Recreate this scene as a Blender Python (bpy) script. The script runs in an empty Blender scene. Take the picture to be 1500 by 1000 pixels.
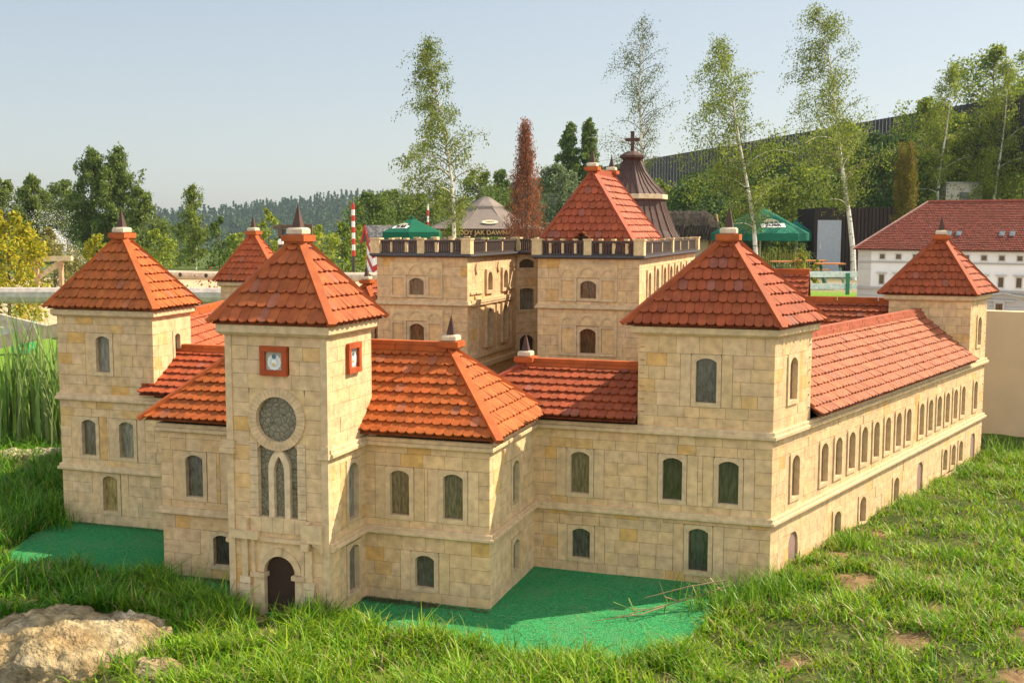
import bpy, math, random
import numpy as np
from mathutils import Vector, Matrix, noise
random.seed(7); RNG = np.random.default_rng(7)
SC = bpy.context.scene; COL = SC.collection
PI = math.pi

# ------------------------------------------------------------------ camera
CAM = Vector((2.466, 0.0, 1.7)); FPX = 1650.3
yaw, pit, rol = 0.31637366, 0.10015569, -0.00196456
cy, sy, cp, sp, cr, sr = math.cos(yaw), math.sin(yaw), math.cos(pit), math.sin(pit), math.cos(rol), math.sin(rol)
r0 = Vector((cy, sy, 0)); FWD = Vector((-sy*cp, cy*cp, -sp)); d0 = FWD.cross(r0)
RIGHT = cr*r0+sr*d0; DOWN = -sr*r0+cr*d0
cd = bpy.data.cameras.new('camera'); cam = bpy.data.objects.new('camera', cd); COL.objects.link(cam)
cd.sensor_width = 36; cd.lens = FPX/1500*36; cd.clip_start = .05; cd.clip_end = 6000
M = Matrix((RIGHT, -DOWN, -FWD)).transposed().to_4x4(); M.translation = CAM
cam.matrix_world = M; SC.camera = cam

# ------------------------------------------------------------------ light
SUN = Vector((1.0, .78, 1.18)).normalized()
EL = math.asin(SUN.z); AZ = math.atan2(SUN.x, SUN.y)
SKY_SAT, SKY_GAMMA, SKY_K, BACK_FILL = 1.0, .5, 1.12, 3.05
w = bpy.data.worlds.new('World'); SC.world = w; w.use_nodes = True
nt = w.node_tree; nt.nodes.clear()
sk = nt.nodes.new('ShaderNodeTexSky'); sk.sky_type = 'NISHITA'; sk.sun_disc = False
sk.sun_elevation = EL; sk.sun_rotation = AZ; sk.air_density = 1.0; sk.dust_density = 1.6; sk.ozone_density = 1.0; sk.altitude = 200
# hazy summer sky: the clear-sky model flattened and greyed by haze, plus an added warm brightening behind the camera that fills the shaded fronts
NN = nt.nodes.new; LK = nt.links.new
hs = NN('ShaderNodeHueSaturation'); hs.inputs['Saturation'].default_value = SKY_SAT; LK(sk.outputs[0], hs.inputs['Color'])
gm = NN('ShaderNodeGamma'); gm.inputs[1].default_value = SKY_GAMMA; LK(hs.outputs[0], gm.inputs[0])
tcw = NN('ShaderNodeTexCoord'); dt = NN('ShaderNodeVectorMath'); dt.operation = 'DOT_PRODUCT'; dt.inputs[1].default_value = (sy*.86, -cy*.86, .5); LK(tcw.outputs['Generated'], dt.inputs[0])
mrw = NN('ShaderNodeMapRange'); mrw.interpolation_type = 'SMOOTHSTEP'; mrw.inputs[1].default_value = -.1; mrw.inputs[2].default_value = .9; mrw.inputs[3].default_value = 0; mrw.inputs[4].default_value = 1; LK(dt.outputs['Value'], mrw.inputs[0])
cl = NN('ShaderNodeMix'); cl.data_type = 'RGBA'; cl.inputs[6].default_value = (SKY_K, SKY_K, SKY_K, 1); cl.inputs[7].default_value = (BACK_FILL*1.10, BACK_FILL, BACK_FILL*.86, 1); LK(mrw.outputs[0], cl.inputs[0])
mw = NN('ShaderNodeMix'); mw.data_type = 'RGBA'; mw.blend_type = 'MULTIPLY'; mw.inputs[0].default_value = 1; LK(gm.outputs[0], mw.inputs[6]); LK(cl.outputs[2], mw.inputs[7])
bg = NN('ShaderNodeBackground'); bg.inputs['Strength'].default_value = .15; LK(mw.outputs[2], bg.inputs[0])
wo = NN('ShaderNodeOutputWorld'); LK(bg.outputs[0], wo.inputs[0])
sl = bpy.data.lights.new('sun', 'SUN'); sl.energy = 5.0; sl.angle = math.radians(.5); sl.color = (1, .86, .66)
so = bpy.data.objects.new('sun', sl); COL.objects.link(so); so.location = (20, 15, 25)
so.rotation_euler = (-SUN).to_track_quat('-Z', 'Y').to_euler()
SC.view_settings.view_transform = 'Standard'; SC.view_settings.look = 'None'
SC.view_settings.exposure = 0.95; SC.view_settings.gamma = 1

# ------------------------------------------------------------------ helpers
def PX(u, v, dep):
    """point seen towards (u,v) of the 1500x1000 photo at a given depth (m); used only to read off real positions"""
    d = RIGHT*(u-750)+DOWN*(v-500)+FWD*FPX
    return CAM+d*(dep/FPX)
def GX(u, dep, z=0.0):
    p = PX(u, 334, dep); return Vector((p.x, p.y, z))

class MB:
    def __init__(s): s.v = []; s.f = []; s.c = []
    def add(s, vs, fs, col=(1, 1, 1)):
        b = len(s.v); s.v += [tuple(p) for p in vs]
        for f in fs: s.f.append(tuple(i+b for i in f)); s.c.append(col)
    def quad(s, a, b, c, d, col=(1, 1, 1)): s.add((a, b, c, d), ((0, 1, 2, 3),), col)
    def box(s, o, U, V, W, col=(1, 1, 1)):
        o = Vector(o); U = Vector(U); V = Vector(V); W = Vector(W)
        p = [o, o+U, o+U+V, o+V, o+W, o+U+W, o+U+V+W, o+V+W]
        s.add(p, ((3, 2, 1, 0), (4, 5, 6, 7), (0, 1, 5, 4), (1, 2, 6, 5), (2, 3, 7, 6), (3, 0, 4, 7)), col)
    def cbox(s, c, hx, hy, z0, z1, col=(1, 1, 1), rot=0):
        U = Vector((math.cos(rot), math.sin(rot), 0)); V = Vector((-math.sin(rot), math.cos(rot), 0))
        c = Vector((c[0], c[1], z0)); s.box(c-U*hx-V*hy, U*2*hx, V*2*hy, Vector((0, 0, z1-z0)), col)
    def bar(s, a, b, wd, h, up=(0, 0, 1), col=(1, 1, 1), off=0.0):
        a = Vector(a); b = Vector(b); t = (b-a).normalized(); up = Vector(up)
        sd = t.cross(up).normalized(); up = sd.cross(t).normalized()
        s.box(a-sd*wd/2+up*off, b-a, sd*wd, up*h, col)
    def tube(s, pts, rads, n=6, col=(1, 1, 1), cap=True):
        pts = [Vector(p) for p in pts]; vs = []; fs = []
        for i, p in enumerate(pts):
            t = (pts[min(i+1, len(pts)-1)]-pts[max(i-1, 0)]).normalized()
            a = t.orthogonal().normalized() if i == 0 else (a-t*a.dot(t)).normalized()
            b = t.cross(a)
            for k in range(n):
                an = 2*PI*k/n; vs.append(p+(a*math.cos(an)+b*math.sin(an))*rads[i])
        for i in range(len(pts)-1):
            for k in range(n):
                fs.append((i*n+k, i*n+(k+1) % n, (i+1)*n+(k+1) % n, (i+1)*n+k))
        if cap: fs.append(tuple(range(n))[::-1]); fs.append(tuple((len(pts)-1)*n+k for k in range(n)))
        s.add(vs, fs, col)
    def lathe(s, c, prof, n=8, col=(1, 1, 1), rot=0):
        vs = []; fs = []; m = len(prof)
        for (r, z) in prof:
            for k in range(n):
                an = rot+2*PI*k/n; vs.append((c[0]+r*math.cos(an), c[1]+r*math.sin(an), c[2]+z))
        for i in range(m-1):
            for k in range(n): fs.append((i*n+k, i*n+(k+1) % n, (i+1)*n+(k+1) % n, (i+1)*n+k))
        fs.append(tuple(range(n))[::-1]); fs.append(tuple((m-1)*n+k for k in range(n)))
        s.add(vs, fs, col)
    def build(s, name, mat, parent=None, loc=None, smooth=False):
        me = bpy.data.meshes.new(name)
        L = Vector(loc) if loc is not None else Vector((0, 0, 0))
        vs = np.array(s.v, dtype=np.float32).reshape(-1, 3)-np.array(L, dtype=np.float32)
        me.from_pydata(vs.tolist(), [], s.f); 
        a = me.color_attributes.new('Col', 'FLOAT_COLOR', 'CORNER')
        n = [len(f) for f in s.f]; c = np.ones((len(s.f), 4), dtype=np.float32); c[:, :3] = np.array(s.c, dtype=np.float32)
        a.data.foreach_set('color', np.repeat(c, n, axis=0).ravel())
        return link(name, me, mat, parent, L, smooth)

def link(name, me, mat, parent=None, loc=(0, 0, 0), smooth=False):
    me.materials.append(mat); me.update()
    if smooth: me.polygons.foreach_set('use_smooth', [True]*len(me.polygons))
    o = bpy.data.objects.new(name, me); COL.objects.link(o)
    if parent is not None:
        o.parent = parent
        if parent.type == 'EMPTY': o.matrix_parent_inverse = Matrix.Translation(-parent.location)
        elif parent.parent is None: o.matrix_parent_inverse = Matrix.Translation(-parent.location)
    o.location = loc
    return o

def npmesh(name, V, nper, cols, mat, parent=None, loc=(0, 0, 0)):
    """V: (F*nper,3) vertices of separate polygons with nper corners each; cols: (F,3)"""
    F = len(V)//nper; me = bpy.data.meshes.new(name)
    me.vertices.add(len(V)); me.vertices.foreach_set('co', (V-np.array(loc)).astype(np.float32).ravel())
    me.loops.add(len(V)); me.loops.foreach_set('vertex_index', np.arange(len(V), dtype=np.int32))
    me.polygons.add(F); me.polygons.foreach_set('loop_start', np.arange(0, len(V), nper, dtype=np.int32))
    me.update(calc_edges=True)
    a = me.color_attributes.new('Col', 'FLOAT_COLOR', 'CORNER')
    c = np.ones((F, 4), dtype=np.float32); c[:, :3] = cols
    a.data.foreach_set('color', np.repeat(c, nper, axis=0).ravel())
    return link(name, me, mat, parent, loc)

def thing(name, label, cat, loc=(0, 0, 0), group=None):
    o = bpy.data.objects.new(name, None); COL.objects.link(o); o.location = loc; o.empty_display_size = .1
    return tag(o, label, cat, group)
def tag(o, label, cat, group=None):
    o['label'] = label; o['category'] = cat
    if group: o['group'] = group
    return o
def struct(o, kind='structure'):
    o['kind'] = kind; return o

# ------------------------------------------------------------------ materials
def mat(name, col=None, rough=.8, var=.25, scale=30, bump=.3, bscale=120, bdist=.002, spec=.3, trans=0, metal=0, tint=None, stain=0, streak=0):
    m = bpy.data.materials.new(name); m.use_nodes = True; n = m.node_tree; N = n.nodes; L = n.links
    p = N['Principled BSDF']; p.inputs['Roughness'].default_value = rough
    p.inputs['Specular IOR Level'].default_value = spec; p.inputs['Metallic'].default_value = metal
    tc = N.new('ShaderNodeTexCoord')
    if col is None:
        at = N.new('ShaderNodeVertexColor'); at.layer_name = 'Col'; base = at.outputs[0]
    else:
        rg = N.new('ShaderNodeRGB'); rg.outputs[0].default_value = (*col, 1); base = rg.outputs[0]
    nz = N.new('ShaderNodeTexNoise'); nz.inputs['Scale'].default_value = scale; nz.inputs['Detail'].default_value = 5
    L.new(tc.outputs['Object'], nz.inputs['Vector'])
    mr = N.new('ShaderNodeMapRange'); mr.inputs[1].default_value = .3; mr.inputs[2].default_value = .7
    mr.inputs[3].default_value = 1-var; mr.inputs[4].default_value = 1+var; L.new(nz.outputs[0], mr.inputs[0])
    mx = N.new('ShaderNodeMix'); mx.data_type = 'RGBA'; mx.blend_type = 'MULTIPLY'; mx.inputs[0].default_value = 1
    L.new(base, mx.inputs[6]); L.new(mr.outputs[0], mx.inputs[7]); out = mx.outputs[2]
    if stain:
        n3 = N.new('ShaderNodeTexNoise'); n3.inputs['Scale'].default_value = 3.5; n3.inputs['Detail'].default_value = 8; n3.inputs['Roughness'].default_value = .7
        L.new(tc.outputs['Object'], n3.inputs['Vector'])
        m3 = N.new('ShaderNodeMapRange'); m3.inputs[1].default_value = .5; m3.inputs[2].default_value = .72; m3.inputs[3].default_value = 0; m3.inputs[4].default_value = stain
        L.new(n3.outputs[0], m3.inputs[0])
        x3 = N.new('ShaderNodeMix'); x3.data_type = 'RGBA'; L.new(m3.outputs[0], x3.inputs[0]); L.new(out, x3.inputs[6]); x3.inputs[7].default_value = (*(tint or (.3, .27, .22)), 1)
        out = x3.outputs[2]
    if streak:      # rain streaks and grime: vertically stretched stains
        mp = N.new('ShaderNodeMapping'); mp.inputs['Scale'].default_value = (30, 30, 2.6); L.new(tc.outputs['Object'], mp.inputs[0])
        n4 = N.new('ShaderNodeTexNoise'); n4.inputs['Scale'].default_value = 1; n4.inputs['Detail'].default_value = 5; L.new(mp.outputs[0], n4.inputs['Vector'])
        m4 = N.new('ShaderNodeMapRange'); m4.inputs[1].default_value = .52; m4.inputs[2].default_value = .78; m4.inputs[3].default_value = 0; m4.inputs[4].default_value = streak; L.new(n4.outputs[0], m4.inputs[0])
        x4 = N.new('ShaderNodeMix'); x4.data_type = 'RGBA'; L.new(m4.outputs[0], x4.inputs[0]); L.new(out, x4.inputs[6]); x4.inputs[7].default_value = (.27, .21, .15, 1); out = x4.outputs[2]
    L.new(out, p.inputs['Base Color'])
    if bump:
        nb = N.new('ShaderNodeTexNoise'); nb.inputs['Scale'].default_value = bscale; nb.inputs['Detail'].default_value = 6; L.new(tc.outputs['Object'], nb.inputs['Vector'])
        bp = N.new('ShaderNodeBump'); bp.inputs['Strength'].default_value = bump; bp.inputs['Distance'].default_value = bdist
        L.new(nb.outputs[0], bp.inputs['Height']); L.new(bp.outputs[0], p.inputs['Normal'])
    if trans:
        tr = N.new('ShaderNodeBsdfTranslucent'); L.new(out, tr.inputs[0]); ms = N.new('ShaderNodeMixShader'); ms.inputs[0].default_value = trans
        L.new(p.outputs[0], ms.inputs[1]); L.new(tr.outputs[0], ms.inputs[2]); L.new(ms.outputs[0], N['Material Output'].inputs[0])
    return m

M_stone = mat('sandstone', None, .88, .20, 24, .7, 75, .004, .15, stain=.38, tint=(.42, .30, .17), streak=.16)
M_trim = mat('pale_sandstone', None, .88, .18, 30, .55, 90, .003, .15, stain=.35, tint=(.38, .28, .17), streak=.2)
M_mortar = mat('mortar', (.10, .075, .05), .95, .2, 50, 0)
M_tile = mat('clay_tile', None, .75, .22, 26, .4, 140, .0015, .2, stain=.32, tint=(.13, .055, .030))
M_cap = mat('clay_cap', None, .72, .2, 16, .35, 90, .002, .2, stain=.3, tint=(.18, .06, .03))
M_dark = mat('brown_copper', (.070, .034, .024), .72, .25, 25, .2, 80, .001, .4)
M_slate = mat('dark_slate', (.075, .07, .075), .6, .2, 30, .3, 90)
M_wood = mat('weathered_timber', None, .8, .22, 14, .4, 50, .004)
M_paint = mat('painted', None, .55, .08, 10, .1, 60)
M_canvas = mat('canvas', None, .85, .08, 6, .15, 30, .004, .15, trans=.15)
M_leaf = mat('foliage', None, .6, .12, 3, 0, spec=.25, trans=.42)
M_grass = mat('grass_blade', None, .5, .1, 5, 0, spec=.3, trans=.38)
M_rock = mat('limestone', None, .95, .45, 24, 1, 55, .03, .1, stain=.6, tint=(.15, .095, .04))
M_thatch = mat('thatch', (.045, .036, .028), .95, .45, 9, 1, 40, .03, .1)
M_plaster = mat('plaster', None, .8, .06, 5, .2, 90, .001, .2, stain=.12, tint=(.40, .36, .30))

def glass_mat():
    m = bpy.data.materials.new('rippled_glass'); m.use_nodes = True; n = m.node_tree; N = n.nodes; L = n.links
    p = N['Principled BSDF']; p.inputs['Roughness'].default_value = .10; p.inputs['Specular IOR Level'].default_value = .9
    tc = N.new('ShaderNodeTexCoord'); mp = N.new('ShaderNodeMapping'); mp.inputs['Scale'].default_value = (95, 95, 22); L.new(tc.outputs['Object'], mp.inputs[0])
    nz = N.new('ShaderNodeTexNoise'); nz.inputs['Scale'].default_value = 1; nz.inputs['Detail'].default_value = 4; L.new(mp.outputs[0], nz.inputs['Vector'])
    rp = N.new('ShaderNodeValToRGB'); rp.color_ramp.elements[0].position = .35; rp.color_ramp.elements[0].color = (.042, .037, .028, 1)
    rp.color_ramp.elements[1].position = .75; rp.color_ramp.elements[1].color = (.11, .098, .075, 1); L.new(nz.outputs[0], rp.inputs[0])
    at = N.new('ShaderNodeVertexColor'); at.layer_name = 'Col'
    mx = N.new('ShaderNodeMix'); mx.data_type = 'RGBA'; mx.blend_type = 'MULTIPLY'; mx.inputs[0].default_value = 1
    L.new(rp.outputs[0], mx.inputs[6]); L.new(at.outputs[0], mx.inputs[7]); L.new(mx.outputs[2], p.inputs['Base Color'])
    bp = N.new('ShaderNodeBump'); bp.inputs['Strength'].default_value = .5; bp.inputs['Distance'].default_value = .005; L.new(nz.outputs[0], bp.inputs['Height']); L.new(bp.outputs[0], p.inputs['Normal'])
    return m
M_glass = glass_mat()  # dark rippled panes

def bark_mat():
    m = mat('birch_bark', None, .8, .15, 8, .3, 30, .01)
    N = m.node_tree.nodes; L = m.node_tree.links; p = N['Principled BSDF']
    src = p.inputs['Base Color'].links[0].from_socket
    tc = N.new('ShaderNodeTexCoord'); mp = N.new('ShaderNodeMapping'); mp.inputs['Scale'].default_value = (5, 5, 11); L.new(tc.outputs['Object'], mp.inputs[0])
    nz = N.new('ShaderNodeTexNoise'); nz.inputs['Scale'].default_value = 1.3; nz.inputs['Detail'].default_value = 4; L.new(mp.outputs[0], nz.inputs['Vector'])
    mr = N.new('ShaderNodeMapRange'); mr.inputs[1].default_value = .58; mr.inputs[2].default_value = .66; L.new(nz.outputs[0], mr.inputs[0])
    mx = N.new('ShaderNodeMix'); mx.data_type = 'RGBA'; L.new(mr.outputs[0], mx.inputs[0]); L.new(src, mx.inputs[6]); mx.inputs[7].default_value = (.05, .045, .04, 1)
    L.new(mx.outputs[2], p.inputs['Base Color']); return m
M_birch = bark_mat(); M_bark = mat('bark', (.10, .075, .055), .9, .3, 10, .6, 30, .02)

# ------------------------------------------------------------------ castle builders
def jit(c, a=.08, r=random): 
    k = 1+r.uniform(-a, a); return tuple(max(0, x*k*(1+r.uniform(-a*.3, a*.3))) for x in c)
STONES = [(.615, .405, .205)]*9+[(.625, .42, .23)]*5+[(.58, .39, .215)]*5+[(.61, .37, .15), (.595, .345, .115)]
def stone_col(pale=0):
    c = random.choice(STONES)
    if pale: c = tuple(x*(1-pale)+y*pale for x, y in zip(c, (.64, .48, .29)))
    return jit(c, .05)
TRIM = (.575, .41, .235)

class Face:
    def __init__(s, o, U, N):
        s.o = Vector((o[0], o[1], 0)); s.U = Vector((U[0], U[1], 0)).normalized(); s.N = Vector((N[0], N[1], 0)).normalized()
    def p(s, u, z, d=0): return s.o+s.U*u+s.N*d+Vector((0, 0, z))

def stones(mb, F, u0, u1, z0, z1, holes=(), rowh=.062, pale=0, depth=.03, lw=.105):
    """coursed ashlar between rectangular holes (ua,ub,za,zb)"""
    cuts = [z0, z1]
    for h in holes:
        for z in h[2:4]:
            if z0+.015 < z < z1-.015 and all(abs(z-c) > .016 for c in cuts): cuts.append(z)
    cuts.sort(); rows = []
    for a, b in zip(cuts, cuts[1:]):
        n = max(1, round((b-a)/rowh))
        rows += [(a+(b-a)*i/n, a+(b-a)*(i+1)/n) for i in range(n)]
    g = .0007
    for a, b in rows:
        m = (a+b)/2; segs = [(u0, u1)]
        for h in holes:
            if h[2]-.017 < m < h[3]+.017 and min(b, h[3])-max(a, h[2]) > .35*(b-a):
                ns = []
                for s0, s1 in segs:
                    if h[1] <= s0 or h[0] >= s1: ns.append((s0, s1)); continue
                    if h[0]-s0 > .004: ns.append((s0, h[0]))
                    if s1-h[1] > .004: ns.append((h[1], s1))
                segs = ns
        for s0, s1 in segs:
            x = s0; L = s1-s0; br = [s0]
            x = s0+random.uniform(.35, 1.0)*lw
            while x < s1-.04: br.append(x); x += lw*random.uniform(.7, 1.25)
            br.append(s1)
            for p, q in zip(br, br[1:]):
                col = stone_col(pale); e = random.uniform(-.0012, .0012)
                pa = p+(0 if p <= u0+1e-6 else g); qa = q-(0 if q >= u1-1e-6 else g)
                za = a+(0 if a <= z0+1e-6 else g); zb = b-(0 if b >= z1-1e-6 else g)
                if p <= u0+1e-6 or q >= u1-1e-6: e = 0
                A, B, C, D = F.p(pa, za, e), F.p(qa, za, e), F.p(qa, zb, e), F.p(pa, zb, e)
                A2, B2, C2, D2 = F.p(pa, za, -depth), F.p(qa, za, -depth), F.p(qa, zb, -depth), F.p(pa, zb, -depth)
                mb.quad(A, B, C, D, col)
                if p > u0+1e-6: mb.quad(A, D, D2, A2, col)
                if q < u1-1e-6: mb.quad(B, B2, C2, C, col)
                if a > z0+1e-6: mb.quad(A, A2, B2, B, col)
                if b < z1-1e-6: mb.quad(D, C, C2, D2, col)

def arch_path(uc, w, zb, zt, rise, n=8, point=False):
    pts = [(uc-w/2, zb), (uc-w/2, zt-rise)]
    if point:
        R = (w*w/4+rise*rise)/w
        a1 = math.asin(min(1, rise/R))
        for i in range(1, n+1): a = a1*i/n; pts.append((uc-w/2+R-R*math.cos(a), zt-rise+R*math.sin(a)))
        for i in range(n-1, -1, -1): a = a1*i/n; pts.append((uc+w/2-R+R*math.cos(a), zt-rise+R*math.sin(a)))
    else:
        R = (w*w/4+rise*rise)/(2*rise); a1 = math.asin(min(1, w/2/R))
        if rise > w/2*.999: a1 = PI/2
        for i in range(1, 2*n+1):
            a = -a1+2*a1*i/(2*n); pts.append((uc+R*math.sin(a), zt-R+R*math.cos(a)))
    pts.append((uc+w/2, zb)); return pts

def opening(mb, F, path, outer, d0=.004, d1=-.022, col=TRIM, back=-.004):
    """slab with an arched hole: front ring, reveals, outer rim"""
    ua, ub, za, zb_ = outer; n = len(path)
    out = []
    for i, (u, z) in enumerate(path):
        if i == 0: out.append((ua, za))
        elif i == n-1: out.append((ub, za))
        elif i == 1: out.append((ua, min(zb_, z)))
        elif i == n-2: out.append((ub, min(zb_, z)))
        else:
            t = (i-1)/(n-3); # walk over the top edge
            zl = path[1][1]; per = (zb_-zl)*2+(ub-ua); s = t*per
            if s < zb_-zl: out.append((ua, zl+s))
            elif s > per-(zb_-zl): out.append((ub, zl+per-s))
            else: out.append((ua+s-(zb_-zl), zb_))
    for i in range(n-1):
        a, b, c, d = path[i], path[i+1], out[i+1], out[i]
        mb.quad(F.p(*a, d0), F.p(*b, d0), F.p(*c, d0), F.p(*d, d0), col)
        mb.quad(F.p(*a, d0), F.p(*b, d0), F.p(*b, d1), F.p(*a, d1), col)
        mb.quad(F.p(*d, d0), F.p(*c, d0), F.p(*c, back), F.p(*d, back), col)
    mb.quad(F.p(*path[0], d0), F.p(*path[-1], d0), F.p(*out[-1], d0), F.p(*out[0], d0), col)
    if path[0][1] > za+1e-4:
        mb.quad(F.p(*path[0], d0), F.p(*path[-1], d0), F.p(*path[-1], d1), F.p(*path[0], d1), col)
        mb.quad(F.p(*out[0], d0), F.p(*out[-1], d0), F.p(*out[-1], back), F.p(*out[0], back), col)

def window(par, F, uc, w, zb, zt, fw=.0215, rise=None, label=None, col=None, glass=(1, 1, 1), d0=.0045, name='window'):
    rise = rise if rise else w*.2
    mb = MB(); path = arch_path(uc, w, zb, zt, rise)
    opening(mb, F, path, (uc-w/2-fw, uc+w/2+fw, zb-fw*.95, zt+fw*.8), d0, -.024, col or jit(TRIM, .05))
    o = mb.build(name, M_trim, par)
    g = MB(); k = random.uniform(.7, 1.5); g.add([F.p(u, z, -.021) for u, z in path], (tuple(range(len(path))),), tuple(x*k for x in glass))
    g.build('pane', M_glass, o)
    if label: o['label'] = label
    return o
def hole(uc, w, zb, zt, fw=.0215): return (uc-w/2-fw-.001, uc+w/2+fw+.001, zb-fw*.95-.001, zt+fw*.8+.001)

def backing(mb, F, u0, u1, z0, z1, d=-.0295): mb.quad(F.p(u0+.028, z0, d), F.p(u1-.028, z0, d), F.p(u1-.028, z1, d), F.p(u0+.028, z1, d))

def sweep(mb, path, prof, side=1, col=TRIM, closed=False, jitter=.04):
    """mitred moulding: profile points (outward offset, z) swept along a plan polyline; side=1: outside lies to the right of travel"""
    P = [Vector((p[0], p[1])) for p in path]; n = len(P); offs = []
    for i in range(n):
        ds = []
        if closed or i > 0: ds.append((P[i]-P[i-1]).normalized())
        if closed or i < n-1: ds.append((P[(i+1) % n]-P[i]).normalized())
        ns = [Vector((d.y, -d.x))*side for d in ds]
        if len(ns) == 1: offs.append(ns[0])
        else: offs.append((ns[0]+ns[1])/(1+ns[0].dot(ns[1])))
    m = len(prof)
    for i in range(n if closed else n-1):
        j = (i+1) % n; c = jit(col, jitter)
        for k in range(m-1):
            (da, za), (db, zb) = prof[k], prof[k+1]
            A = P[i]+offs[i]*da; B = P[j]+offs[j]*da; C = P[j]+offs[j]*db; D = P[i]+offs[i]*db
            mb.quad((A.x, A.y, za), (B.x, B.y, za), (C.x, C.y, zb), (D.x, D.y, zb), c)
    if not closed:
        for i in (0, n-1): mb.add([(P[i].x+offs[i].x*d, P[i].y+offs[i].y*d, z) for d, z in prof], (tuple(range(m)),), col)
def two_step(z0, z1, a=.024, b=.014):
    m = z0+(z1-z0)*.52
    return [(-.005, z0), (a-.006, z0), (a, z0+.005), (a, m-.003), (a-.003, m), (b, m+.0015), (b, z1-.003), (b-.003, z1), (-.005, z1)]

TILE_RED = (.275, .062, .022); TILE_OR = (.35, .092, .022); TILE_PALE = (.33, .108, .052); CAPC = (.40, .092, .022)
def tiles(mb, eL, eR, tL, tR, row=.0605, tw=.0445, col=TILE_RED, th=.009, lift=.0135, sheet=True):
    eL, eR, tL, tR = map(Vector, (eL, eR, tL, tR))
    X = (eR-eL).normalized(); mid = (tL+tR)/2-eL; Y = mid-X*mid.dot(X); H = Y.length; Y /= H; N = X.cross(Y)
    if N.z < 0: N = -N
    W = (eR-eL).length; aL = (tL-eL).dot(X); aR = (tR-eL).dot(X)
    Lf = lambda b: aL*b/H; Rf = lambda b: W+(aR-W)*b/H
    P = lambda a, b, h: eL+X*a+Y*b+N*h
    if sheet: mb.add((eL-N*.004, eR-N*.004, tR-N*.004, tL-N*.004), ((0, 1, 2, 3),), tuple(c*.6 for c in col))
    n = max(1, round(H/row)); row = H/n
    for i in range(n):
        b0 = i*row; b1 = min(H, b0+row*1.25); rr = tw*.30
        shift = (i % 2)*tw*.5+random.uniform(-.1, .1)*tw
        a = Lf(b0)-tw+((-Lf(b0)-shift) % tw)*0-shift
        a = math.floor((Lf(b0)-shift)/tw)*tw+shift
        while a < Rf(b0):
            w = tw*.965; up = lift*random.uniform(.85, 1.2); db = random.uniform(-.002, .002)
            c = jit(col, .13); 
            if random.random() < .06: c = tuple(x*.8+.03 for x in c)
            pts = [(a, b1), (a, b0+rr+db), (a+w*.10, b0+rr*.42+db), (a+w*.27, b0+rr*.1+db), (a+w*.5, b0+db), (a+w*.73, b0+rr*.1+db), (a+w*.9, b0+rr*.42+db), (a+w, b0+rr+db), (a+w, b1)]
            cl = [(min(max(x, Lf(min(H, max(0, y)))), Rf(min(H, max(0, y)))), y) for x, y in pts]
            if cl[4][0]-cl[0][0] < .15*w and cl[-1][0]-cl[4][0] < .15*w: a += tw; continue
            hh = lambda y: .001+up*(1-(y-b0)/(b1-b0)) if b1 > b0 else up
            tl = random.uniform(-.0012, .0012)
            top = [P(x, y, hh(y)+th+tl*(k-4)/4) for k, (x, y) in enumerate(cl)]; bot = [P(x, y, hh(y)) for x, y in cl]
            vs = top+bot; m = len(cl)
            fs = [tuple(range(m))]+[(k, k+m, k+1+m, k+1) for k in range(m-1)]
            mb.add(vs, fs, c); a += tw

def finial(par, c, z, s=1.0, rot=0, hs=.102):
    """orange cap slab, chamfered pale stone block, slim brown spike"""
    mb = MB(); mb.cbox(c, .056*s, .056*s, z-.014*s, z+.014*s, jit(CAPC, .05), rot); mb.cbox(c, .048*s, .048*s, z-.022*s, z-.0142*s, jit(CAPC, .05), rot)
    f = mb.build('finial', M_cap, par)
    b = MB(); b.lathe((c[0], c[1], z), [(.046*s, .0145*s), (.055*s, .020*s), (.055*s, .038*s), (.046*s, .045*s), (.03*s, .047*s)], 4, (.60, .48, .33), rot+PI/4); b.build('stone_block', M_trim, f)
    k = MB(); k.lathe((c[0], c[1], z), [(.030*s, .0455*s), (.0015, .0455*s+hs*s)], 4, (1, 1, 1), rot+PI/4); k.build('spike', M_dark, f)
    return f

def hip_bars(o, segs, wd=.036, h=.02, col=CAPC):
    for a, b, up in segs:
        m = MB(); m.bar(a, b, wd, h, up, jit(col, .04), off=.006); m.build('hip_cap', M_cap, o)

def pyramid(par, poly, apex, col, zf, row=.0585, tw=.0435, fs=1.0, capw=.036, over=None, rot=0, name='roof'):
    """hip roof over a 4-corner eave polygon (counter-clockwise), apex point"""
    mb = MB(); A = Vector(apex); P = [Vector(p) for p in poly]
    for i in range(4):
        a, b = P[i], P[(i+1) % 4]; e = (b-a).normalized()
        tiles(mb, a, b, A-e*.012, A+e*.012, row, tw, col)
    o = mb.build(name, M_tile, par)
    segs = []
    for i in range(4):
        out = Vector((P[i].x-A.x, P[i].y-A.y, 0)).normalized()
        d = (A-P[i]).normalized(); 
        segs.append((P[i]-d*.008, A, Vector((0, 0, 1))))
    hip_bars(o, segs, capw, .02, tuple(x*.7+y*.3 for x, y in zip(col, CAPC)))
    finial(par, (A.x, A.y), zf, fs, rot)
    return o

def inset_poly(poly, d):
    """offset a ccw polygon outward by d (mitred)"""
    n = len(poly); out = []
    for i in range(n):
        p = Vector(poly[i]); a = (p-Vector(poly[i-1])).normalized(); b = (Vector(poly[(i+1) % n])-p).normalized()
        na, nb = Vector((a.y, -a.x)), Vector((b.y, -b.x)); out.append(p+(na+nb)/(1+na.dot(nb))*d)
    return out

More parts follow.
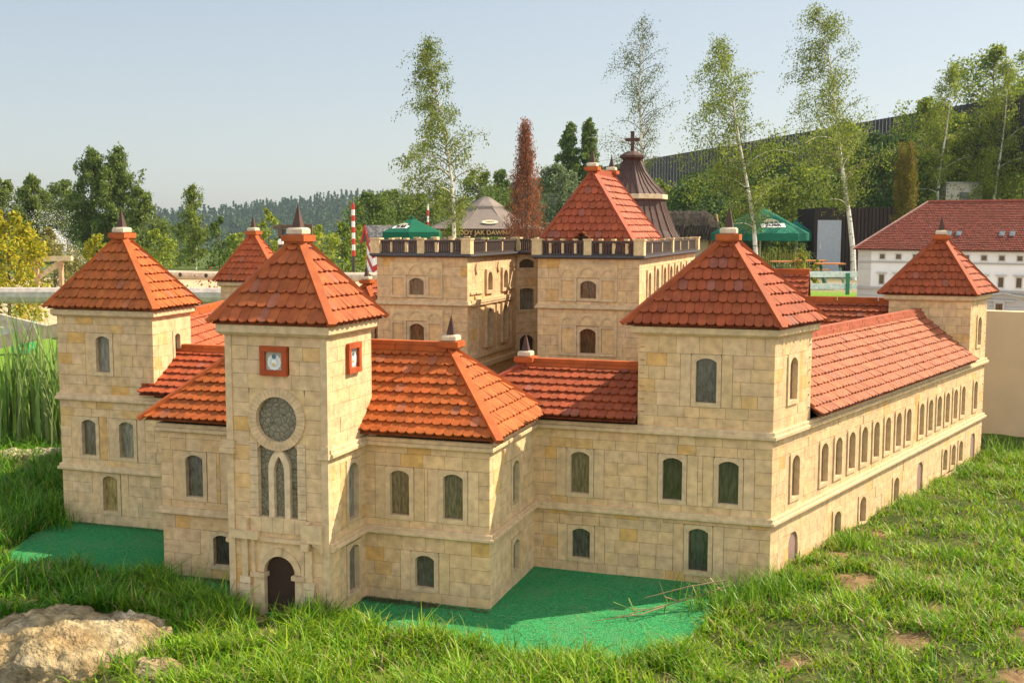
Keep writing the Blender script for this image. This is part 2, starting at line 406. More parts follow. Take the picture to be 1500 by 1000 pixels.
# ------------------------------------------------------------------ the castle
ZS0, ZS1 = .309, .345           # lower string course
ZC0, ZC1 = .716, .757           # upper string course / wing cornice
TH = .318; WT = Vector((math.sin(TH), math.cos(TH))); WL = Vector((math.sin(.298), math.cos(.298)))
castle = thing('miniature_palace', 'large miniature sandstone palace with orange tiled roofs, corner towers and balustraded inner court', 'miniature building', (0, 5.3, 0))
WALLS = {}; CUR = 'central_block_wall'; BK = MB()
def grp(k):
    global CUR; CUR = k
def wm(): return WALLS.setdefault(CUR, MB())
def course(path, prof, **k):
    m = MB(); sweep(m, path, prof, **k); return m.build('string_course', M_trim, castle)

def wall(F, u0, u1, z0, z1, wins=(), pale=0, extra=(), rowh=.062, slabs=True, mb=None, extra_holes=()):
    mb = mb or wm(); hs = []
    for wn in wins: hs.append(hole(*wn[:4]))
    sl = []
    if slabs:
        for h in list(hs):
            for (a, b) in ((h[0]-.052, h[0]), (h[1], h[1]+.052)):
                if a > u0+.02 and b < u1-.02 and all(b <= q[0]+.001 or a >= q[1]-.001 for q in hs+sl if abs(q[2]-h[2]) < .2): sl.append((a, b, h[2], h[3]))
    for a, b, za, zb in sl:
        c = stone_col(.15); g = .0011
        mb.add([F.p(a+g, za+g, 0), F.p(b-g, za+g, 0), F.p(b-g, zb-g, 0), F.p(a+g, zb-g, 0), F.p(a+g, za+g, -.03), F.p(b-g, za+g, -.03), F.p(b-g, zb-g, -.03), F.p(a+g, zb-g, -.03)],
               ((0, 1, 2, 3), (0, 4, 5, 1), (1, 5, 6, 2), (2, 6, 7, 3), (3, 7, 4, 0)), c)
    stones(mb, F, u0, u1, z0, z1, hs+sl+list(extra_holes), rowh, pale)
    backing(BK, F, u0, u1, z0, z1)
    for wn in wins:
        kw = wn[4] if len(wn) > 4 else {}
        window(castle, F, *wn[:4], **kw)

W_, HU, HL = .095, .207, .150
def U(c, g=None): return (c, W_, .400, .606, {'glass': g} if g else {})
def Lw(c, h=.15): return (c, .093, .072, .072+h)

# central block (front) and front tower
FcbR = Face((0, 4.622), (1, 0), (0, -1)); ZB = -.06
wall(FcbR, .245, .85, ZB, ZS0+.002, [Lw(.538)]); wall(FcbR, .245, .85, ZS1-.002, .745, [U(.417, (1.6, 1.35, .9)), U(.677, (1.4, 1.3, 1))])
wall(FcbR, -.85, -.245, ZB, ZS0+.002, [Lw(-.52)]); wall(FcbR, -.85, -.245, ZS1-.002, .745, [U(-.663), U(-.40)])
Fr = Face((.85, 0), (0, 1), (1, 0)); wall(Fr, 4.622, 5.3, ZB, ZS0+.002, [Lw(5.0)], .5); wall(Fr, 4.622, 5.3, ZS1-.002, .745, [U(4.994)], .35)
Fl = Face((-.85, 0), (0, 1), (-1, 0)); wall(Fl, 4.622, 5.3, ZB, ZS0+.002, [Lw(5.0)]); wall(Fl, 4.622, 5.3, ZS1-.002, .745, [U(4.99)])
# wings, y = 5.3
grp('wing_wall|F')
Fw = Face((0, 5.3), (1, 0), (0, -1))
wall(Fw, .85, 2.011, ZB, ZS0+.002, [Lw(1.093), (1.673, .094, .060, .270, {'label': 'tall ground-floor window beside the corner'})])
wall(Fw, .85, 2.011, ZS1-.002, ZC0+.002, [U(1.085, (2.2, 1.9, 1.3)), U(1.543, (.9, 1, .8)), U(1.810, (.9, 1, .8))])
wall(Fw, -2.011, -.85, ZB, ZS0+.002, [(-1.684, .098, .083, .288, {'glass': (3.2, 2.6, 1.3)}), Lw(-1.1)], .3)
wall(Fw, -2.011, -.85, ZS1-.002, ZC0+.002, [U(-1.817, (2.4, 2.3, 2)), U(-1.562, (2, 2, 1.9)), U(-1.1)], .2)
# corner towers above the string
grp('corner_tower_wall|RT'); wall(Fw, 1.37, 2.011, ZC1-.003, 1.2, [(1.696, .098, .880, 1.092, {'glass': (.9, .95, .75)})])
grp('corner_tower_wall|LT'); wall(Fw, -2.011, -1.37, ZC1-.003, 1.2, [(-1.703, .092, .883, 1.088, {'glass': (2, 2, 1.9)})])
FR = Face((2.011, 5.3), (WT.x, WT.y), (WT.y, -WT.x)); FL = Face((-2.011, 5.3), (-WL.x, WL.y), (-WL.y, -WL.x))
TL = 3.84; grp('wing_wall|S')
up = [U(c) for c in (.274, .654, .857, 1.056, 1.255, 1.455, 1.656, 1.853, 2.047, 2.311, 2.502, 2.695, 2.888, 3.082, 3.277, 3.605)]
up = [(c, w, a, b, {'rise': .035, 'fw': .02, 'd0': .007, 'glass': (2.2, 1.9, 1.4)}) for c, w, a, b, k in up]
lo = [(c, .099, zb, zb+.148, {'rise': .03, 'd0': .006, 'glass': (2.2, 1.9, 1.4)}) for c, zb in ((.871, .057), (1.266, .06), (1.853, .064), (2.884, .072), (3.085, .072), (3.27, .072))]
doors = [(.279, .115, -.03, .227), (2.34, .115, -.03, .229), (3.605, .125, -.03, .231)]
wall(FR, 0, TL, ZB, ZS0+.002, lo, .3, extra_holes=[(c-w/2, c+w/2, zb, zt) for c, w, zb, zt in doors])
for c, w, zb, zt in doors:
    d = MB(); pth = arch_path(c, w, zb, zt-.002, w*.42); opening(d, FR, pth, (c-w/2-.001, c+w/2+.001, zb, zt+.001), -.001, -.012, jit(TRIM, .05), -.02)
    o = d.build('doorway', M_trim, castle)
    g = MB(); g.add([FR.p(u, z, -.009) for u, z in pth], (tuple(range(len(pth))),), (.27, .17, .14)); g.build('door_leaf', M_plaster, o)
wall(FR, 0, TL, ZS1-.002, ZC0+.002, up, .15)
wall(FL, 0, TL, ZB, ZC0+.002, [], rowh=.08)
grp('corner_tower_wall|RT'); wall(FR, 0, .45, ZC1-.003, 1.2, [(.217, .092, .883, 1.089, {'rise': .035, 'd0': .007, 'glass': (2, 1.7, 1.2)})], .1)
grp('corner_tower_wall|RR'); wall(FR, 3.4, TL, ZC1-.003, 1.2, [(3.638, .097, .866, 1.069, {'rise': .035, 'd0': .007, 'glass': (2, 1.7, 1.2)})], .1)
def para(sg, t0, t1, sk=None, wd=.641):
    """plan of a tower on a splayed side wall, counter-clockwise"""
    D = WT if sg > 0 else WL
    o = lambda t: Vector((sg*(2.011+(sk if sk is not None else D.x)*t), 5.3+D.y*t))
    a, b = o(t0), o(t1); c, d = b-Vector((sg*wd, 0)), a-Vector((sg*wd, 0))
    return [d, a, b, c] if sg > 0 else [a, d, c, b]
PRT, PLT, PRR, PRL = para(1, 0, .45), para(-1, 0, .45, .10), para(1, 3.4, TL, None, .55), para(-1, 3.4, TL, None, .55)
def side_wall(a, b, z0, z1, wins=(), **k):
    a = Vector(a); b = Vector(b); d = (b-a).normalized(); F = Face(a, d, (d.y, -d.x)); wall(F, 0, (b-a).length, z0, z1, wins, **k); return F
grp('corner_tower_wall|RT'); side_wall(PRT[2], PRT[3], .7, 1.2); side_wall(PRT[3], PRT[0], .7, 1.2)
grp('corner_tower_wall|LT'); side_wall(PLT[1], PLT[2], .3, 1.2, [(.27, .06, .93, 1.09)], pale=.2); side_wall(PLT[2], PLT[3], .7, 1.2); side_wall(PLT[3], PLT[0], ZC1, 1.2)
for P, g_ in ((PRR, 'RR'), (PRL, 'RL')):
    grp('corner_tower_wall|'+g_); side_wall(P[0], P[1], .3, 1.2); side_wall(P[2], P[3], .0, 1.2, slabs=False); side_wall(P[3], P[0], .3, 1.2)
side_wall(PRL[1], PRL[2], .3, 1.2); side_wall(PRR[1]+(PRR[2]-PRR[1])*.0, PRR[2], -.06, .0)
# front tower
grp('front_tower_wall')
FT0, FT1 = 4.263, 4.70
Fts = Face((.245, 0), (0, 1), (1, 0)); Ftl = Face((-.245, 0), (0, 1), (-1, 0)); Ft = Face((0, FT0), (1, 0), (0, -1)); Ftb = Face((0, FT1), (1, 0), (0, 1))
wall(Fts, FT0, 4.622, ZB, ZS0+.002, [(4.494, .100, .067, .279, {'glass': (1.3, 1.4, 1.5)})], .3)
wall(Fts, FT0, 4.622, ZS1-.002, ZC0+.002, [(4.497, .096, .402, .656, {'rise': .044, 'glass': (3, 3.2, 3.6)})], .15); wall(Fts, FT0, FT1, ZC1-.003, 1.25, [], .15)
wall(Ftl, FT0, 4.622, ZB, ZC0, []); wall(Ftl, FT0, FT1, ZC0, 1.25, []); wall(Ftb, -.245, .245, .9, 1.25, [])
RC = (.0, .875); RO, RI = .138, .099
rec = (-.135, .135, .372, .875+.1)
# front face: ashlar left and right of the great window, plain above, portal below
wall(Ft, -.216, .216, ZB, 1.25, [], .1, extra_holes=[(-.136, .136, .374, 1.006), (-.115, .115, -.1, .32), (-.065, .065, 1.07, 1.192)])
def add_front_tower():
    mb = MB()
    for s in (-1, 1):
        mb.box(Ft.p(-.2475 if s < 0 else .216, ZB, -.02), (.0315, 0, 0), (0, -.028, 0), (0, 0, .715+.06), jit(TRIM, .04))
        mb.box(Ft.p(-.2475 if s < 0 else .216, .775, -.02), (.0315, 0, 0), (0, -.026, 0), (0, 0, .475), jit(TRIM, .04))
        mb.box(Ft.p(-.277 if s < 0 else .205, .716, -.02), (.072 if s < 0 else .052, 0, 0), (0, -.042, 0), (0, 0, .022), jit(TRIM, .04))
        mb.box(Ft.p(-.270 if s < 0 else .209, .739, -.02), (.064 if s < 0 else .044, 0, 0), (0, -.036, 0), (0, 0, .035), jit(TRIM, .04))
        # quoin strips beside the great window
        z = .443
        while z < .775:
            h = random.uniform(.028, .042); zz = min(z+h, .775)
            mb.box(Ft.p(-.136 if s < 0 else .097, z, -.03), (.039, 0, 0), (0, -.034, 0), (0, 0, zz-z-.0015), jit((.60, .43, .255), .06)); z = zz
    for i in range(5): mb.box(Ft.p(-.136+i*.0544, .374, -.03), (.053, 0, 0), (0, -.036, 0), (0, 0, .067), jit(TRIM, .05))
    mb.build('pilaster_trim', M_trim, castle)
    # ring
    r = MB(); n = 40
    for i in range(n):
        a0, a1 = 2*PI*i/n, 2*PI*(i+1)/n-.007; c = jit((.58, .40, .225), .035)
        pr = lambda R, a, d: Ft.p(RC[0]+R*math.cos(a), RC[1]+R*math.sin(a), d)
        r.quad(pr(RI, a0, .008), pr(RI, a1, .008), pr(RO, a1, .008), pr(RO, a0, .008), c)
        r.quad(pr(RI, a0, .008), pr(RI, a1, .008), pr(RI, a1, -.026), pr(RI, a0, -.026), c)
        r.quad(pr(RO, a0, .008), pr(RO, a1, .008), pr(RO, a1, -.012), pr(RO, a0, -.012), c)
    ro = r.build('rose_window', M_trim, castle)
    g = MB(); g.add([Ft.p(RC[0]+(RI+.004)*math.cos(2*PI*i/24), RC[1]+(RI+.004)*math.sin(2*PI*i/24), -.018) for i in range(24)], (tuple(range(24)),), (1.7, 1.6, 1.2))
    g.build('pane', M_pebble, ro)
    # stone filling the corners round the ring
    f = MB()
    for i in range(n):
        a0, a1 = 2*PI*i/n, 2*PI*(i+1)/n
        def clampo(a):
            c, s = math.cos(a), math.sin(a); k = min(.136/abs(c) if abs(c) > 1e-6 else 9, .131/abs(s) if abs(s) > 1e-6 else 9); return Ft.p(RC[0]+k*c, RC[1]+k*s, -.001)
        if math.sin((a0+a1)/2) > -.78: f.quad(Ft.p(RC[0]+(RO-.003)*math.cos(a0), RC[1]+(RO-.003)*math.sin(a0), -.001), Ft.p(RC[0]+(RO-.003)*math.cos(a1), RC[1]+(RO-.003)*math.sin(a1), -.001), clampo(a1), clampo(a0), (.60, .42, .21))
    f.build('spandrel', M_stone, castle)
    # lancet
    l = MB(); ci = arch_path(.004, .052, .441, .712, .075, 8, True); co = arch_path(.004, .104, .441, .748, .095, 8, True)
    for i in range(len(ci)-1):
        c = (.62, .46, .29)
        l.quad(Ft.p(*ci[i], -.002), Ft.p(*ci[i+1], -.002), Ft.p(*co[i+1], -.002), Ft.p(*co[i], -.002), c)
        l.quad(Ft.p(*ci[i], -.002), Ft.p(*ci[i+1], -.002), Ft.p(*ci[i+1], -.028), Ft.p(*ci[i], -.028), c)
        l.quad(Ft.p(*co[i], -.002), Ft.p(*co[i+1], -.002), Ft.p(*co[i+1], -.028), Ft.p(*co[i], -.028), c)
    lo_ = l.build('lancet_window', M_trim, castle)
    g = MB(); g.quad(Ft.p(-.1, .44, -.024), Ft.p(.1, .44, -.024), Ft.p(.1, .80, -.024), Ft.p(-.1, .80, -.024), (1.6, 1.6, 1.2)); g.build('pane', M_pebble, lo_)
    # portal
    p = MB(); ap = arch_path(0, .152, -.06, .268, .076, 10)
    for i in range(1, len(ap)-2):
        a, b = ap[i], ap[i+1]
        def o(q):
            v = Vector((q[0], q[1]-.192)); v = v.normalized()*(v.length+.030); return (v.x, v.y+.192)
        c = jit(TRIM, .03); oa, ob = o(a), o(b)
        p.quad(Ft.p(*a, .004), Ft.p(*b, .004), Ft.p(*ob, .004), Ft.p(*oa, .004), c); p.quad(Ft.p(*a, .004), Ft.p(*b, .004), Ft.p(*b, -.03), Ft.p(*a, -.03), c); p.quad(Ft.p(*oa, .004), Ft.p(*ob, .004), Ft.p(*ob, -.006), Ft.p(*oa, -.006), c)
    B = lambda u0, u1, z0, z1, d, c=TRIM, back=-.03: p.box(Ft.p(u0, z0, back), (u1-u0, 0, 0), (0, -(d-back), 0), (0, 0, z1-z0), jit(c, .05))
    # tympanum panel above arch
    q = arch_path(0, .210, .19, .297, .105, 10)
    opening(p, Ft, q, (-.118, .118, .19, .333), -.004, -.02, jit((.63, .45, .25), .03), -.02)
    B(-.135, .125, .333, .352, .014); B(-.135, -.119, .186, .332, .008); B(.109, .125, .186, .332, .008)
    for s in (-1, 1):
        B(*((-.128, -.076) if s < 0 else (.076, .124)), -.06, .170, .004, (.61, .44, .26))      # jambs
        B(*((-.136, -.066) if s < 0 else (.066, .130)), .171, .190, .020)                        # imposts
        z = -.06                                                                                    # blocky outer pilaster
        while z < .165:
            B(*((-.190, -.139) if s < 0 else (.125, .176)), z, min(z+.031, .168), .018, (.60, .44, .28)); z += .033
    B(-.180, -.151, .169, .34, .014); B(.131, .165, .169, .31, .014)
    B(-.232, -.090, .342, .377, .030); B(-.180, -.145, .378, .430, .028)
    B(.118, .218, .345, .425, .024); B(.122, .158, .312, .344, .034); B(.135, .160, .426, .436, .016)
    for i in range(6):   # slanted lower edge of the bracket stone
        t = i/6; B(.165+.055*t, .165+.055*(t+1/6)-.0004, .345-.045*(t+.08), .3445, .0205)
    B(-.016, .016, .272, .305, .009)
    po = p.build('portal', M_trim, castle)
    d = MB(); d.add([Ft.p(u, z, -.024) for u, z in ap], (tuple(range(len(ap))),), (.042, .021, .012)); d.build('door_leaf', M_wood, po)

def pebble():
    m = bpy.data.materials.new('leaded_glass'); m.use_nodes = True; N = m.node_tree.nodes; L = m.node_tree.links; p = N['Principled BSDF']; p.inputs['Roughness'].default_value = .22
    tc = N.new('ShaderNodeTexCoord'); v = N.new('ShaderNodeTexVoronoi'); v.inputs['Scale'].default_value = 40; L.new(tc.outputs['Object'], v.inputs['Vector'])
    v2 = N.new('ShaderNodeTexVoronoi'); v2.feature = 'DISTANCE_TO_EDGE'; v2.inputs['Scale'].default_value = 40; L.new(tc.outputs['Object'], v2.inputs['Vector'])
    mr = N.new('ShaderNodeMapRange'); mr.inputs[1].default_value = 0; mr.inputs[2].default_value = .09; L.new(v2.outputs[0], mr.inputs[0])
    sx = N.new('ShaderNodeMix'); sx.data_type = 'RGBA'; sx.inputs[6].default_value = (.15, .128, .08, 1); sx.inputs[7].default_value = (.24, .21, .14, 1); L.new(v.outputs['Color'], sx.inputs[0])
    mx = N.new('ShaderNodeMix'); mx.data_type = 'RGBA'; mx.inputs[6].default_value = (.06, .052, .036, 1); L.new(mr.outputs[0], mx.inputs[0]); L.new(sx.outputs[2], mx.inputs[7])
    L.new(mx.outputs[2], p.inputs['Base Color'])
    bp = N.new('ShaderNodeBump'); bp.inputs['Strength'].default_value = .5; bp.inputs['Distance'].default_value = .004; L.new(v2.outputs[0], bp.inputs['Height']); L.new(bp.outputs[0], p.inputs['Normal']); return m
M_pebble = pebble(); add_front_tower()

def clock(F, uc, zc, w, h):
    f = MB(); t = .024
    for (a, b, c, d, e) in ((uc-w/2, uc+w/2, zc+h/2-t, zc+h/2, .018), (uc-w/2, uc+w/2, zc-h/2, zc-h/2+t, .018), (uc-w/2, uc-w/2+t, zc-h/2+t, zc+h/2-t, .0165), (uc+w/2-t, uc+w/2, zc-h/2+t, zc+h/2-t, .0165)):
        f.box(F.p(a, c, -.02), F.U*(b-a), F.N*(e+.02), (0, 0, d-c), jit((.36, .070, .020), .06))
    fo = f.build('clock', M_cap, castle)
    g = MB(); g.quad(F.p(uc-w/2+t, zc-h/2+t, .003), F.p(uc+w/2-t, zc-h/2+t, .003), F.p(uc+w/2-t, zc+h/2-t, .003), F.p(uc-w/2+t, zc+h/2-t, .003), (.40, .36, .28))
    R = w*.27; cz = zc-.006
    def disc(R, d, col, n=24, c=(uc, cz), mod=0):
        g.add([F.p(c[0]+R*(1+mod*(i % 2))*math.cos(2*PI*i/n), c[1]+R*(1+mod*(i % 2))*math.sin(2*PI*i/n), d) for i in range(n)], (tuple(range(n)),), col)
    disc(R, .0045, (.72, .70, .64), 24, mod=-.1); disc(R*.62, .0055, (.55, .56, .53)); disc(R*.34, .0065, (.76, .74, .66))
    disc(R*.30, .0075, (.10, .16, .20), 12, (uc, cz+R*.72)); disc(R*.2, .0075, (.65, .42, .12), 12, (uc-.002, cz-R*.25))
    g.build('clock_face', M_paint, fo)
clock(Ft, -.005, 1.130, .130, .128); clock(Fts, 4.505, 1.127, .125, .134)

# outer mouldings
rw = lambda t: (2.011+WT.x*t, 5.3+WT.y*t); lwp = lambda t: (-2.011-WL.x*t, 5.3+WL.y*t)
for z0, z1 in ((ZS0, ZS1), (ZC0, ZC1)):
    course([(.245, FT0-.0), (.245, 4.622), (.85, 4.622), (.85, 5.3), (2.011, 5.3), rw(TL), (rw(TL)[0]-.64, rw(TL)[1])], two_step(z0, z1))
    course([lwp(2), (-2.011, 5.3), (-.85, 5.3), (-.85, 4.622), (-.245, 4.622), (-.245, FT0)], two_step(z0, z1))
for P, z in ((PRT, 1.196), (PLT, 1.196), (PRR, 1.19), (PRL, 1.19)):
    course(P, [(-.005, z), (.012, z), (.026, z+.012), (.026, z+.04), (-.03, z+.042)], closed=True)
course([(-.245, FT0-.006), (.245, FT0-.006), (.245, FT1), (-.245, FT1)], [(-.005, 1.238), (.014, 1.238), (.028, 1.252), (.028, 1.284), (-.03, 1.286)], closed=True)

# tower roofs
def eave(P, d, z): return [Vector((p.x, p.y, z)) for p in inset_poly(P, d)]
def tower_roof(P, ze, za, col, ov=.042, **k):
    c = sum((Vector(p) for p in P), Vector((0, 0)))/4
    pyramid(castle, eave(P, ov, ze), (c.x, c.y, za), col, za+.004, **k)
tower_roof(PRT, 1.243, 1.655, TILE_RED); tower_roof(PLT, 1.243, 1.650, TILE_OR)
tower_roof(PRR, 1.235, 1.640, TILE_RED); tower_roof(PRL, 1.235, 1.650, (.36, .080, .026))
tower_roof([Vector(p) for p in ((-.245, FT0), (.245, FT0), (.245, FT1), (-.245, FT1))], 1.288, 1.650, (.32, .080, .024), .044, row=.07, tw=.047)

def ridge_cap(par, a, b, wd=.07, col=CAPC):
    mb = MB(); a = Vector(a); b = Vector(b); n = max(1, round((b-a).length/.28)); 
    for i in range(n):
        p, q = a+(b-a)*(i/n), a+(b-a)*((i+1)/n-.003); c = jit(col, .06)
        mb.bar(p, q, wd, .022, (0, 0, 1), c, -.012+random.uniform(-.001, .001)); mb.bar(p, q, wd*.62, .022, (0, 0, 1), c, .0105)
    return mb.build('ridge_cap', M_cap, par)

# central block roof
def cb_roof():
    ze, zr, yf, yb, yr, xe, xr = .778, 1.125, 4.567, 5.355, 4.96, .905, .53
    mb = MB(); V = Vector
    tiles(mb, (-xe, yf, ze), (xe, yf, ze), (-xr, yr, zr), (xr, yr, zr), col=(.36, .088, .020))
    tiles(mb, (xe, yf, ze), (xe, yb, ze), (xr, yr-.01, zr), (xr, yr+.01, zr), col=TILE_OR)
    tiles(mb, (xe, yb, ze), (-xe, yb, ze), (xr, yr, zr), (-xr, yr, zr), col=TILE_RED)
    tiles(mb, (-xe, yb, ze), (-xe, yf, ze), (-xr, yr+.01, zr), (-xr, yr-.01, zr), col=TILE_OR)
    o = mb.build('roof', M_tile, castle); segs = []
    for sx in (-1, 1):
        for y in (yf, yb):
            e = V((sx*xe, y, ze)); t = V((sx*xr, yr, zr)); segs.append((e-(t-e).normalized()*.02, t, (0, 0, 1)))
    hip_bars(o, segs, .036)
    ridge_cap(o, (-xr, yr, zr+.006), (xr, yr, zr+.006)); finial(castle, (xr+.01, yr), zr+.030, .92); finial(castle, (-xr-.01, yr), zr+.030, .92)
cb_roof()
def wing_front(sg):
    ze, zr, yf, yr, yb = .778, .985, 5.238, 5.63, 6.02; mb = MB(); x0, x1, xr = (.38, 1.37, .71)
    if sg < 0: x1 = 1.43
    L = lambda x, y, z: (sg*x, y, z); col = TILE_RED if sg > 0 else (.31, .066, .024)
    if sg > 0: tiles(mb, L(x0, yf, ze), L(x1, yf, ze), L(xr, yr, zr), L(1.37, yr, zr), col=col)
    else: tiles(mb, L(x1, yf, ze), L(x0, yf, ze), L(1.53, yr, zr), L(xr, yr, zr), col=col)
    tiles(mb, L(x0, yf, ze), L(x0, yb, ze), L(xr, yr-.01, zr), L(xr, yr+.01, zr), col=col)
    tiles(mb, L(x0, yb, ze), L(1.5, yb, ze), L(xr, yr, zr), L(1.5, yr, zr), col=col)
    o = mb.build('roof', M_tile, castle); segs = []
    for y in (yf, yb):
        e = Vector(L(x0, y, ze)); t = Vector(L(xr, yr, zr)); segs.append((e, t, (0, 0, 1)))
    hip_bars(o, segs, .034, col=(.29, .062, .026))
    ridge_cap(o, L(xr, yr, zr+.006), L(1.37 if sg > 0 else 1.53, yr, zr+.006)); finial(castle, (sg*.70, yr), zr+.032, .9)
wing_front(1); wing_front(-1)
grp('wing_wall|F'); side_wall((1.9, 6.0), (.4, 6.0), .3, .78, slabs=False); side_wall((-.4, 6.0), (-1.9, 6.0), .3, .78, slabs=False)
def wing_side(sg):
    grp('wing_wall|S')
    F = FR if sg > 0 else FL; mb = MB(); ze, zr, D = .772, 1.098, .33; c = TILE_PALE if sg > 0 else (.36, .090, .036)
    t0, t1 = .455, 3.405
    n = 9
    tiles(mb, F.p(t0, ze, .052), F.p(t1+.02, ze, .052), F.p(t0, zr, -D), F.p(t1-.03, zr, -D), row=.0535, tw=.046, col=c)
    tiles(mb, F.p(t0, ze, -2*D-.052), F.p(t1, ze, -2*D-.052), F.p(t0, zr, -D), F.p(t1, zr, -D), col=c if sg < 0 else TILE_RED)
    o = mb.build('roof', M_tile, castle); ridge_cap(o, F.p(t0, zr+.006, -D), F.p(t1, zr+.006, -D), .075, (.36, .105, .055) if sg > 0 else CAPC)
    a, b = F.p(t1, 0, -2*D), F.p(t0, 0, -2*D)
    if sg > 0: side_wall((a.x, a.y), (b.x, b.y), .0, .77, slabs=False, rowh=.08)
    else: side_wall((b.x, b.y), (a.x, a.y), .0, .77, slabs=False, rowh=.08)
wing_side(1); wing_side(-1)

# ------------------------------------------------------------------ inner palace blocks with balustrades
YI = 7.33; ZT = 1.50
LBx, RBx = (-.945, -.26), (.25, .95)
Fi = Face((0, YI), (1, 0), (0, -1))
def panelled(uc, zlo, zhi, w, wz, arch=True):
    """central window with blind side panels"""
    wall_w = .112
    window(castle, Fi, uc, wall_w, wz[0], wz[1], fw=.02, rise=.026, glass=(1.5, 1.0, .6))
    P = MB(); X = lambda u0, u1, z0, z1, d, c=TRIM: P.box(Fi.p(u0, z0, -.02), Fi.U*(u1-u0), Fi.N*(d+.02), (0, 0, z1-z0), jit(c, .05))
    a, b = uc-w/2, uc+w/2; zt = wz[1]+.02
    for s in (-1, 1):
        u0, u1 = (a, uc-.0775) if s < 0 else (uc+.0775, b)
        X(u0, u0+.018, zlo, zt, .010); X(u1-.018, u1, zlo, zt, .010); X(u0+.018, u1-.018, zlo, zlo+.018, .009); X(u0+.018, u1-.018, zt-.018, zt, .009)
        X(u0+.02, u1-.02, zlo+.02, zt-.02, .003, (.64, .41, .19))
    X(a, b, zt+.001, zhi, .009, (.64, .44, .23))
    for k, c in enumerate((a+(uc-.0775-a)/2, uc, b-(b-uc-.0775)/2)):
        R = .05 if k == 1 else .038; n = 12
        for i in range(n):
            a0, a1 = PI*i/n, PI*(i+1)/n; q = lambda r, t, d: Fi.p(c+r*math.cos(t), zt+.012+r*math.sin(t)*1.05, d)
            P.quad(q(R, a0, .014), q(R, a1, .014), q(R+.010, a1, .014), q(R+.010, a0, .014), TRIM); P.quad(q(R+.010, a0, .014), q(R+.010, a1, .014), q(R+.010, a1, .008), q(R+.010, a0, .008), TRIM); P.quad(q(R, a0, .014), q(R, a1, .014), q(R, a1, .008), q(R, a0, .008), TRIM)
    P.build('blind_panel', M_trim, castle)
for (x0, x1), uc in ((LBx, -.642), (RBx, .602)):
    hs = [(uc-.078, uc+.078, 1.21, 1.366), (uc-.078, uc+.078, .842, 1.045)]
    grp('inner_block_wall|L' if x0 < 0 else 'inner_block_wall|R'); stones(wm(), Fi, x0, x1, .3, 1.16, hs[1:], .07); stones(wm(), Fi, x0, x1, 1.19, ZT, hs[:1], .07); backing(BK, Fi, x0, x1, .3, ZT)
    panelled(uc, 1.212, 1.462, .40, (1.232, 1.350)); panelled(uc, .845, 1.13, .40, (.862, 1.028))
grp('inner_block_wall|L')
# sunlit side of the left block facing the court
FLs = Face((LBx[1], YI), (0, 1), (1, 0)); yl = 1.112
wn = [(.44, .10, 1.25, 1.385), (.80, .10, 1.25, 1.385), (.44, .11, .86, 1.12), (.80, .11, .86, 1.12), (.50, .11, .45, .62)]
wn = [(c, w, a, b, {'rise': w*.5, 'fw': .025, 'd0': .016, 'glass': (1.6, 1.4, 1.2)}) for c, w, a, b in wn]
wall(FLs, 0, yl, .3, ZT, wn, .2, rowh=.07)
pl = MB()
for u0, u1, z0, z1, d in ((.05, 1.02, 1.155, 1.195, .018), (0, 1.112, .70, .735, .022), (0, 1.0, .78, .81, .012), (.2, .235, .81, 1.14, .012), (.6, .635, .81, 1.14, .012), (.95, .98, .81, 1.1, .012), (.05, .30, 1.235, 1.25, .01), (.88, 1.06, 1.235, 1.25, .01)):
    pl.box(FLs.p(u0, z0, -.02), FLs.U*(u1-u0), FLs.N*(d+.02), (0, 0, z1-z0), jit(TRIM, .05))
for u in (.16, .64, 1.0):
    for i in range(6):
        a0, a1 = PI*.65+PI*.7*i/6, PI*.65+PI*.7*(i+1)/6; q = lambda r, t, d: FLs.p(u+.04+r*math.cos(t), 1.415+r*math.sin(t), d)
        pl.quad(q(.035, a0, .012), q(.035, a1, .012), q(.048, a1, .012), q(.048, a0, .012), TRIM); pl.quad(q(.048, a0, .012), q(.048, a1, .012), q(.048, a1, -.002), q(.048, a0, -.002), TRIM)
pl.build('wall_panel', M_trim, castle)
grp('inner_block_wall|R')
# sunlit side of the right block
FRs = Face((RBx[1], YI), (0, 1), (1, 0)); yr_ = 2.31
wn = [(.30, .10, 1.00, 1.40)]+[(c, .11, 1.20, 1.42) for c in (.58, .86, 1.12, 1.38, 1.66, 1.92, 2.16)]
wall(FRs, 0, yr_, .3, ZT, [(c, w, a, b, {'rise': w*.5, 'd0': .012, 'glass': (1.6, 1.4, 1.2)}) for c, w, a, b in wn], .2, rowh=.07)
grp('court_wall')
# concave link wall between the blocks
YC = YI+yl
lk = [Vector((LBx[1]+.0, YC-.02)), Vector((-.12, YC+.10)), Vector((.12, YC+.10)), Vector((RBx[0], YC-.02))]
for a, b in zip(lk, lk[1:]):
    L = (b-a).length; d = (b-a)/L; F = Face(a, d, (d.y, -d.x))
    wall(F, 0, L, .3, ZT, [(L/2, .13, 1.39, 1.46, {'rise': .03}), (L/2, .12, 1.06, 1.23, {'rise': .01, 'glass': (2, 2, 2)}), (L/2, .12, .60, .86, {'rise': .04})], .2, slabs=False, rowh=.08)
grp('inner_block_wall|R'); FRl = Face((RBx[0], YI), (0, 1), (-1, 0)); wall(FRl, 0, yl, .3, ZT, [], rowh=.09)
grp('inner_block_wall|L'); FLl = Face((LBx[0], YI), (0, 1), (-1, 0)); wall(FLl, 0, 2.31, .3, ZT, [], rowh=.09)
side_wall((RBx[1], YI+yr_), (LBx[0], YI+yr_), .2, ZT, slabs=False, rowh=.1)
